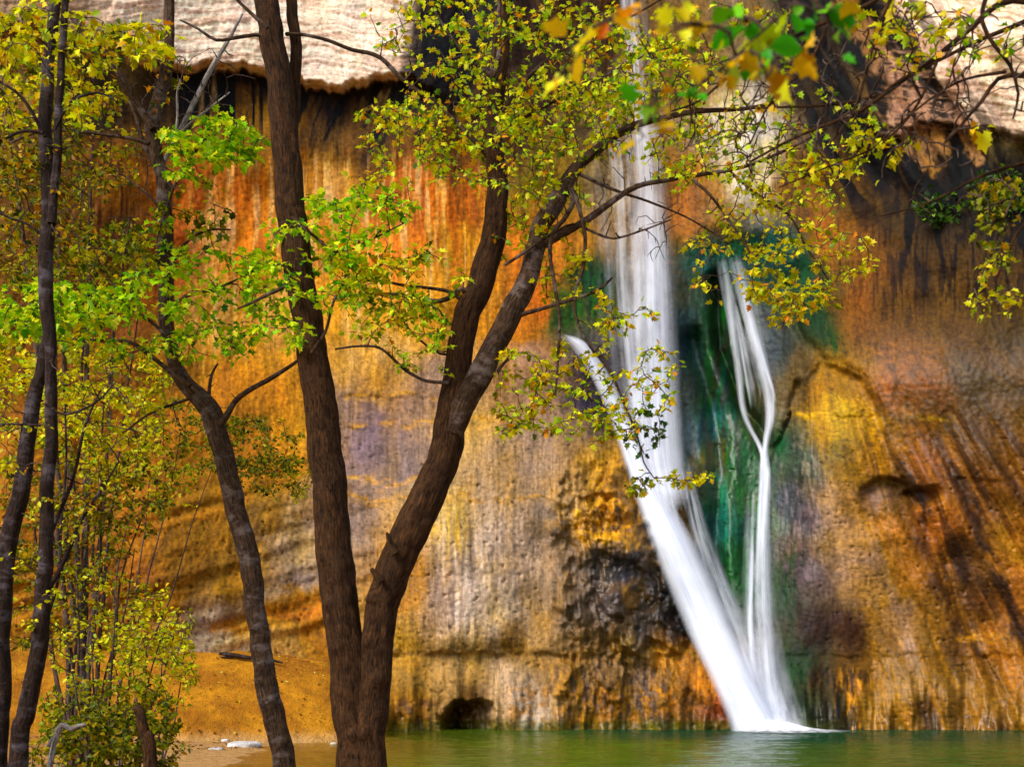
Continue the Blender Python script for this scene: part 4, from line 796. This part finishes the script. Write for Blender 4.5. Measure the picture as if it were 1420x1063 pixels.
# ---- dark double-stemmed tree at the left edge, and the half-seen trunk beside it
Y3 = 7.4
t3 = Tree('alder_tree', base_at(22, Y3), 'dark tree with silvery patches and twin stems near the left edge', 'tree', mat=M_BARKD)
b3 = base_py(22, Y3)
t3.limb([(20, b3, 20), (24, 1050, 13.1), (36, 985, 12.3), (50, 915, 11.5), (60, 860, 11.1), (63, 800, 10.2), (64, 740, 9.84), (66, 680, 9.02), (69, 620, 8.61), (70, 560, 8.2), (70, 505, 7.79), (69, 460, 9.02), (66, 400, 9.84), (64, 340, 9.84), (66, 280, 9.84), (66, 220, 9.43), (64, 160, 9.02), (66, 100, 8.2), (72, 50, 7.79), (76, 0, 7.38), (80, -80, 6.56), (86, -300, 3.28)], Y3, 'trunk', 20, .035, .13)
t3.limb([(-6, b3, 22), (-4, 1063, 13.9), (0, 960, 13.1), (3, 860, 12.3), (8, 780, 12.3), (20, 715, 11.9), (31, 655, 11.5), (41, 600, 10.7), (49, 550, 9.43), (57, 505, 7.79), (64, 470, 6.56)], Y3+.12, 'trunk', 18, .035, .12)
t3.limb([(72, 310, 7.38), (78, 240, 6.97), (82, 170, 6.56), (86, 100, 6.15), (88, 40, 5.74), (96, -40, 4.92)], Y3-.1, 'limb', 14, .04)
for rows, dy in (
    ([(62, 190, 3.2), (40, 150, 2.8), (22, 128, 2.4), (-10, 108, 1.6)], -.1), ([(60, 185, 3), (30, 182, 2.4), (-10, 200, 1.6)], -.2), ([(76, 180, 2.6), (100, 140, 2.3), (135, 128, 2), (160, 140, 1.2)], -.15),
    ([(64, 330, 2.5), (35, 310, 2.2), (8, 300, 1.8), (-20, 270, 1.4)], .05), ([(62, 560, 2.5), (90, 575, 2), (130, 560, 1.8), (160, 530, 1.2)], -.15), ([(56, 590, 2.4), (30, 588, 1.9), (-10, 588, 1.4)], -.25),
    ([(70, 740, 4), (88, 700, 3.2), (105, 650, 2.8), (118, 590, 2.2), (140, 540, 1.6)], .1), ([(66, 820, 4), (92, 770, 3.5), (112, 720, 3), (140, 680, 2.2), (165, 640, 1.5)], .15), ([(64, 860, 3), (80, 800, 2.6), (84, 730, 2.4), (92, 650, 2), (90, 560, 1.4)], .25)):
    t3.limb(rows, Y3+dy, 'limb', 8, .05)
t3.grow([(60, 40, 75, 50, 7.6, .6, 58, 14.2, 6.9, 'yellow', 'lobed', .5), (20, 120, 50, 70, 7.6, .5, 35, 12.3, 6.9, 'yellow', 'lobed', .5), (110, 90, 55, 70, 7.6, .5, 31, 13.3, 5.75, 'yellow', 'lobed', .5),
         (30, 260, 60, 100, 7.7, .6, 50, 9.5, 5.75, 'olive', 'oval', .7), (100, 250, 50, 90, 7.7, .5, 35, 9.5, 4.6, 'olive', 'oval', .7), (70, 640, 70, 120, 7.6, .5, 50, 8.55, 5.75, 'yellow', 'oval', .7), (60, 800, 60, 100, 7.5, .4, 35, 8.55, 5.75, 'yellow', 'oval', .7),
         (80, 560, 120, 100, 7.6, .5, 81, 8, 0, CAN, 'oval', .6)], wig=.14)
t3.finish()
# ---- shrubs and saplings of the left bank
def shrub(name, label, cat, px0, Y, stems, regions, group=None, mat=None, lean=.5):
    t = Tree(name, base_at(px0, Y), label, cat, group, mat or M_TWIG); by = base_py(px0, Y)
    for (tx, ty, r0) in stems:
        bx = px0 + rng.uniform(-14, 14); m = 6; rows = []
        for k in range(m):
            f = k/(m-1); rows.append((bx+(tx-bx)*f**1.25+rng.uniform(-7, 7)*(0 < k), by+(ty-by)*f+rng.uniform(-6, 6)*(0 < k < m-1), r0*(1-.75*f), rng.uniform(-.12, .12)*k))
        t.limb(rows, Y, 'stem', 7, .06, .05)
    t.grow(regions, wig=.13); t.finish(); return t
shrub('shrub', 'bushy yellow-green shrub with small leaves in the bottom left corner', 'shrub', 150, 8.6,
      [(90, 900, 3), (130, 860, 3.4), (165, 800, 3), (190, 900, 3), (225, 880, 3), (250, 850, 2.6), (240, 960, 2.6), (110, 950, 3), (60, 960, 2.6)],
      [(150, 1000, 100, 65, 8.5, .5, 175, 8.55, 14.9, 'bush', 'oval', .8), (110, 1040, 90, 40, 8.3, .4, 87, 9.5, 13.8, 'bush', 'oval', .8), (215, 930, 60, 70, 8.6, .4, 72, 8.55, 10.3, 'yellow', 'oval', .8), (200, 1030, 60, 40, 8.4, .3, 72, 8.55, 13.8, 'bush', 'oval', .8), (140, 900, 80, 50, 8.6, .4, 52, 7.6, 9.2, 'yellow', 'oval', .8), (235, 860, 40, 50, 8.6, .3, 31, 7.6, 6.9, 'yellow', 'oval', .8)])
shrub('shrub', 'tall thin-stemmed shrub with golden leaves behind the twin-stemmed tree', 'shrub', 105, 9.6,
      [(95, 640, 4), (130, 600, 5), (165, 640, 4.5), (60, 700, 4), (200, 700, 3.5), (30, 620, 4), (150, 540, 4), (110, 760, 4), (185, 760, 3)],
      [(90, 700, 110, 110, 9.6, .8, 214, 8.55, 10.3, 'olive', 'oval', .8), (150, 600, 90, 70, 9.6, .7, 156, 8.55, 10.3, 'yellow', 'oval', .8), (60, 560, 80, 60, 9.6, .6, 97, 8.55, 9.2, 'yellow', 'oval', .8), (60, 830, 90, 80, 9.5, .6, 117, 8.55, 8.05, 'olive', 'oval', .8), (180, 690, 60, 60, 9.6, .5, 70, 8.55, 9.2, 'bush', 'oval', .8), (130, 840, 70, 70, 9.6, .4, 66, 8.55, 6.9, 'yellow', 'oval', .8)])
shrub('shrub', 'sparse shrub with tiny yellow-green leaves behind the leaning tree', 'shrub', 150, 15.0,
      [(215, 640, 2.4), (250, 600, 2.2), (195, 600, 2.4), (300, 620, 2)],
      [(350, 620, 75, 45, 15, .9, 135, 6.65, 10.3, 'bush', 'oval', .8), (385, 660, 60, 30, 15, .7, 60, 6.65, 8.05, 'bush', 'oval', .8), (250, 610, 90, 60, 15, .9, 156, 6.65, 10.3, 'bush', 'oval', .8), (210, 670, 70, 40, 15, .8, 70, 6.65, 9.2, 'yellow', 'oval', .8), (420, 670, 30, 25, 15, .5, 15, 6.65, 5.75, 'yellow', 'oval', .8)])
shrub('understory_tree', 'thin leafy understory tree filling the left background above the shrubs', 'tree', 120, 12.5,
      [(20, 250, 6), (70, 150, 6), (130, 200, 7), (175, 300, 5), (40, 420, 5), (120, 380, 5), (190, 420, 4), (0, 120, 5), (160, 480, 4)],
      [(40, 300, 90, 90, 12.5, 1, 195, 8.55, 10.3, 'olive', 'oval', .8), (110, 380, 100, 60, 12.5, 1, 175, 8.55, 10.3, 'bush', 'oval', .8), (30, 180, 80, 90, 12.5, 1, 156, 8.55, 10.3, 'olive', 'oval', .8), (130, 200, 70, 80, 12.5, .9, 109, 8.55, 9.2, 'olive', 'oval', .8), (60, 500, 90, 50, 12.5, .8, 136, 8.55, 10.3, 'yellow', 'oval', .8), (180, 520, 60, 50, 12.5, .8, 97, 8.55, 9.2, 'yellow', 'oval', .8), (60, 60, 90, 50, 12.5, .8, 97, 9.5, 9.2, 'olive', 'oval', .8), (190, 350, 50, 50, 12.5, .6, 46, 8.55, 8.05, 'bush', 'oval', .8)])
shrub('shrub', 'low open shrub with amber leaves on the edge of the orange sand', 'shrub', 215, 11.5,
      [(170, 860, 2.6), (200, 830, 2.6), (235, 870, 2.4), (260, 900, 2), (180, 920, 2.4), (150, 880, 2.2)],
      [(200, 880, 60, 50, 11.5, .5, 97, 7.6, 8.05, 'yellow', 'oval', .8), (170, 830, 60, 40, 11.5, .5, 50, 7.6, 6.9, 'olive', 'oval', .8), (245, 910, 30, 40, 11.5, .3, 20, 7.6, 5.75, 'yellow', 'oval', .8)])
# ---- a tree just outside the frame on the right whose limbs hang across the top of the view
Y6 = 5.2
t6 = Tree('maple_tree', base_at(1640, Y6), 'overhanging tree with thin dark arching branches across the upper right', 'tree')
b6 = base_py(1640, Y6)
t6.limb([(1640, b6, 40), (1630, 1000, 34), (1610, 700, 31), (1590, 400, 28), (1565, 150, 24), (1545, -50, 20), (1520, -300, 14), (1500, -500, 8)], Y6, 'trunk', 24, .04, .1)
for rows, dy in (
    ([(1570, 170, 9), (1500, 60, 6), (1440, 10, 5), (1390, 5, 4.4), (1345, 40, 4), (1300, 76, 3.6), (1250, 112, 3.2), (1200, 150, 2.8), (1150, 172, 2.4), (1100, 192, 2), (1040, 225, 1.5)], .1),
    ([(1572, 210, 8), (1510, 150, 5), (1450, 118, 4.4), (1418, 105, 4), (1385, 110, 3.6), (1362, 140, 3.2), (1340, 165, 2.6), (1315, 195, 1.8)], -.2),
    ([(1545, -50, 8), (1450, -90, 5), (1385, -50, 4.4), (1368, -5, 4), (1362, 30, 3.6), (1380, 65, 3.2), (1400, 90, 2.8), (1412, 130, 2.4), (1405, 165, 1.6)], -.3),
    ([(1535, -120, 8), (1400, -120, 6), (1280, -60, 5), (1215, 0, 4.2), (1160, 25, 3.8), (1110, 45, 3.2), (1060, 72, 2.8), (1010, 105, 2.4), (970, 140, 1.8), (930, 155, 1.4)], .2),
    ([(1535, -130, 7), (1400, -160, 5), (1290, -80, 4), (1225, 20, 3.4), (1206, 80, 3), (1196, 120, 2.6), (1180, 160, 2), (1150, 200, 1.4)], -.1),
    ([(1580, 320, 8), (1530, 300, 4.5), (1470, 300, 3.6), (1420, 310, 3), (1400, 345, 2.4), (1380, 390, 1.6)], -.1),
    ([(1580, 300, 7), (1520, 250, 4.5), (1450, 225, 3.4), (1400, 232, 2.8), (1350, 250, 2.2), (1290, 280, 1.6), (1220, 300, 1.1)], .1),
    ([(1550, 30, 7), (1480, -10, 5), (1420, 30, 3.8), (1350, 60, 3.2), (1280, 95, 2.8), (1220, 130, 2.4), (1160, 145, 2.1), (1090, 148, 1.8), (1010, 152, 1.4), (950, 150, 1)], .5),
    ([(1305, 72, 2.6), (1270, 150, 2.2), (1220, 200, 1.8), (1150, 230, 1.4), (1080, 260, 1)], .1),
    ([(1150, 30, 2.6), (1120, 90, 2.2), (1070, 140, 1.8), (1040, 200, 1.3)], .15),
    ([(1395, 100, 3), (1340, 110, 2.2), (1300, 130, 1.8), (1250, 170, 1.4), (1200, 215, 1)], -.2)):
    t6.limb(rows, Y6+dy, 'limb', 9, .05)
t6.grow([(1180, 110, 190, 120, 5.4, .6, 140, 10, 0, CAN, 'lobed', .6), (1320, 130, 130, 130, 5.2, .5, 105, 10, 0, CAN, 'lobed', .6), (1060, 150, 150, 100, 5.5, .5, 95, 10, 0, CAN, 'lobed', .6),
         (1120, 190, 110, 70, 5.6, .4, 34, 13.3, 5.75, CAN, 'lobed', .6), (1190, 215, 70, 40, 5.4, .3, 21, 14.2, 5.75, 'yellow', 'lobed', .5), (1310, 60, 100, 55, 5.2, .4, 24, 13.3, 4.6, 'canopy', 'lobed', .6), (1390, 60, 50, 60, 5.0, .4, 13, 11.2, 4.6, 'lime', 'lobed', .24),
         (1260, 30, 80, 30, 5.2, .3, 21, 17.1, 4.6, 'yellow', 'lobed', .6), (1365, 185, 14, 14, 5.0, .1, 3, 24, 3, 'neargold', 'lobed', .6), (1000, 60, 130, 60, 5.6, .4, 47, 13.3, 5.75, CAN, 'lobed', .6),
         (1390, 300, 40, 70, 5.1, .4, 30, 12.3, 6.9, 'bush', 'lobed', .7), (1385, 400, 40, 50, 5.1, .3, 24, 12.3, 5.75, 'yellow', 'lobed', .7), (1300, 280, 60, 30, 5.2, .3, 8, 12, 4, 'green', 'lobed', .7)], wig=.16, rbase=.0105, rtip=.0018)
t6.finish()
# ---- near spray: a sapling beside the camera whose arching top crosses the upper right corner, out of focus
Y7 = 2.1
t7 = Tree('sapling', base_at(1720, Y7), 'near out-of-focus spray of large green and orange leaves at the top of the view', 'tree', mat=M_TWIG)
b7 = base_py(1720, Y7)
t7.limb([(1720, b7, 18), (1715, 700, 14), (1690, 300, 11), (1600, -100, 9), (1440, -240, 7), (1270, -180, 5), (1150, -70, 3.6), (1100, 10, 2.8), (1080, 70, 2)], Y7, 'trunk', 10, .04, .06)
t7.limb([(1270, -180, 4), (1100, -190, 3.2), (960, -120, 2.6), (900, -30, 2), (870, 30, 1.4)], Y7-.1, 'limb', 8, .03)
t7.limb([(1100, 5, 2.4), (1040, 60, 2), (980, 110, 1.7), (920, 150, 1.4), (880, 185, 1)], Y7-.05, 'limb', 8, .03)
t7.grow([(1055, 50, 55, 30, 2.05, .08, 9, 43, 2.0, 'neargreen', 'oval', .8), (1110, 30, 50, 30, 2.1, .08, 8, 41, 2.0, 'neargreen', 'oval', .8), (1050, 95, 50, 25, 2.0, .08, 8, 39, 1.8, 'neargold', 'lobed', .8), (1100, 85, 35, 25, 2.1, .06, 4, 39, 1.6, 'neargold', 'lobed', .8),
         (945, 30, 22, 20, 1.95, .05, 4, 44, 1.5, 'neargold', 'lobed', .8), (850, 38, 10, 8, 1.9, .03, 2, 51, 1.6, 'neargold', 'lobed', .8), (785, 105, 20, 12, 1.9, .03, 3, 43, 1.5, 'neargold', 'lobed', .8), (905, 130, 30, 25, 1.95, .05, 4, 37, 1.6, 'near', 'lobed', .8), (895, 185, 16, 14, 1.95, .05, 3, 39, 1.6, 'neargold', 'lobed', .8),
         (1150, 60, 20, 20, 2.1, .05, 3, 37, 1.5, 'near', 'lobed', .8), (940, 120, 12, 12, 2, .04, 2, 43, 1.5, 'neargreen', 'oval', .8)], wig=.08, rbase=.004)
t7.finish()
# ---- creepers rooted in the damp rock of the right-hand wall
def creeper(px0, py0, regions, label):
    Y = float(cliff_depth(np.array([[px0]]), np.array([[py0]]))[0, 0])-.12
    t = Tree('creeper', ray(px0, py0, Y+.1), label, 'creeper', 'creepers on the right-hand wall', M_TWIG)
    t.limb([(px0, py0, 1.6), (px0+6, py0+16, 1.2), (px0+3, py0+34, .9)], Y, 'stem', 6, .15)
    t.grow([(cx, cy, rx, ry, Y-.2, .25, n, lp, lt, pal, 'oval', .9) for cx, cy, rx, ry, n, lp, lt, pal in regions], wig=.1, rbase=.02, rtip=.004); t.finish()
creeper(1310, 268, [(1308, 290, 36, 22, 40, 7, 9, 'green')], 'dark green creeper hanging on the damp rock below the black stains')
creeper(1395, 235, [(1395, 265, 40, 40, 50, 8, 9, 'green')], 'dark leafy creeper on the shaded rock at the right edge')
# ---- dead wood and stones
def snag(name, rows, Y, label, cat, mat, sides=12, twigs=(), rough=.12):
    by = rows[0]; o0 = np.array(ray(by[0], by[1], Y)); root = empty(name, o0, label, cat)
    for k, rw in enumerate([rows]+list(twigs)):
        pts = resample([(*ray(r[0], r[1], Y+(r[3] if len(r) > 3 else 0)), r[2]*Y/FPX) for r in rw], .03)
        t = Tubes(); t.add(pts, sides, rough); t.build('stem' if k == 0 else 'twig', mat, root, o0)
snag('broken_stump', [(222, base_py(222, 7.6), 13), (208, 1050, 10), (200, 1015, 8), (193, 985, 7.5), (189, 979, 6)], 7.6, 'short broken brown stump leaning among the shrubs at the bottom left', 'stump', M_BARK)
snag('dead_branch', [(40, base_py(40, 7.8), 5), (75, 1030, 4), (100, 1010, 3.4), (118, 1003, 2)], 7.8, 'grey dead branch lying among the shrubs at the bottom left', 'branch', M_DEAD, 8, [[(66, 1034, 3), (80, 1015, 2.4), (92, 1002, 1.4)]])
gzz = lambda px, Y: HOR-(gz((px-710)/FPX*Y, Y)-CAM_H)*FPX/Y
dw = lambda px, k=0: gzz(px, 35.0)-1.5-k
snag('driftwood', [(304, dw(304, 3), 2.2), (322, dw(322, 2), 3.2), (350, dw(350, 2), 2.6), (375, dw(375, 3), 2.2), (392, dw(392, 2), 1.2)], 34.9, 'dark driftwood stick lying on top of the orange sand slope', 'driftwood', M_BARKD, 8, [[(330, dw(330, 2), 1.8), (318, dw(318, -1), 1.6), (306, dw(306, -2), 1)]])
def stone(px, Y, sx, sy, sz, label, col, seed, name='stone'):
    x = (px-710)/FPX*Y; z = max(gz(x, Y), -.03); nu, nv = 28, 14
    th, ph = np.meshgrid(np.linspace(0, 2*np.pi, nu, endpoint=False), np.linspace(0, np.pi, nv))
    d = np.stack([np.cos(th)*np.sin(ph), np.sin(th)*np.sin(ph), np.cos(ph)], -1)
    k = .72+.6*fbm(d[..., 0]*1.6+seed, d[..., 1]*1.6+d[..., 2]*1.2+seed, seed, 4)
    vt = np.sign(d)*np.abs(d)**.75*k[..., None]*np.array([sx, sy, sz])
    i = np.arange(nu*nv).reshape(nv, nu); j = np.roll(i, -1, 1)
    f = np.stack([i[:-1], i[1:], j[1:], j[:-1]], -1).reshape(-1, 4)
    o = mesh_obj(name, vt.reshape(-1, 3), f, M_STONE, None, cols={'pigment': np.repeat(np.array([col]), nu*nv, 0)}); o.location = (x, Y, z+sz*.25)
    tag(o, label, 'stone')
M_STONE = M_SAND.copy(); M_STONE.name = 'pale_stone'
stone(338, 30.8, .42, .35, .10, 'flat pale stone at the waterline below the orange sand', (.62, .58, .55), 3)
stone(313, 32.3, .10, .1, .05, 'small white stone lying on the foot of the orange sand slope', (.66, .62, .58), 5)
stone(462, 32.2, .09, .09, .05, 'small pale stone at the water edge beside the big forked trunk', (.60, .52, .42), 8)
stone(300, 29.3, .16, .14, .04, 'small whitish stone in the shallow water left of the leaning trunk', (.58, .54, .5), 11)
# ---- fallen leaves strewn over the sand bank
lit = Foliage(); n_ = 900
lx = rng.uniform(-14, -4.2, n_); ly = rng.uniform(29, 35.8, n_); lz = ground_z(lx, ly)+.015; ok = lz > .03
lx, ly, lz = lx[ok], ly[ok], lz[ok]; th = rng.uniform(0, 6.28, len(lx))
lit.add(np.stack([lx, ly, lz], -1), np.stack([np.cos(th), np.sin(th), .25+0*th], -1), rng.uniform(.05, .12, len(lx)), 'litter', 'oval', .25)
lo = lit.build('fallen_leaves', None, (0, 0, 0)); tag(lo, kind='stuff')
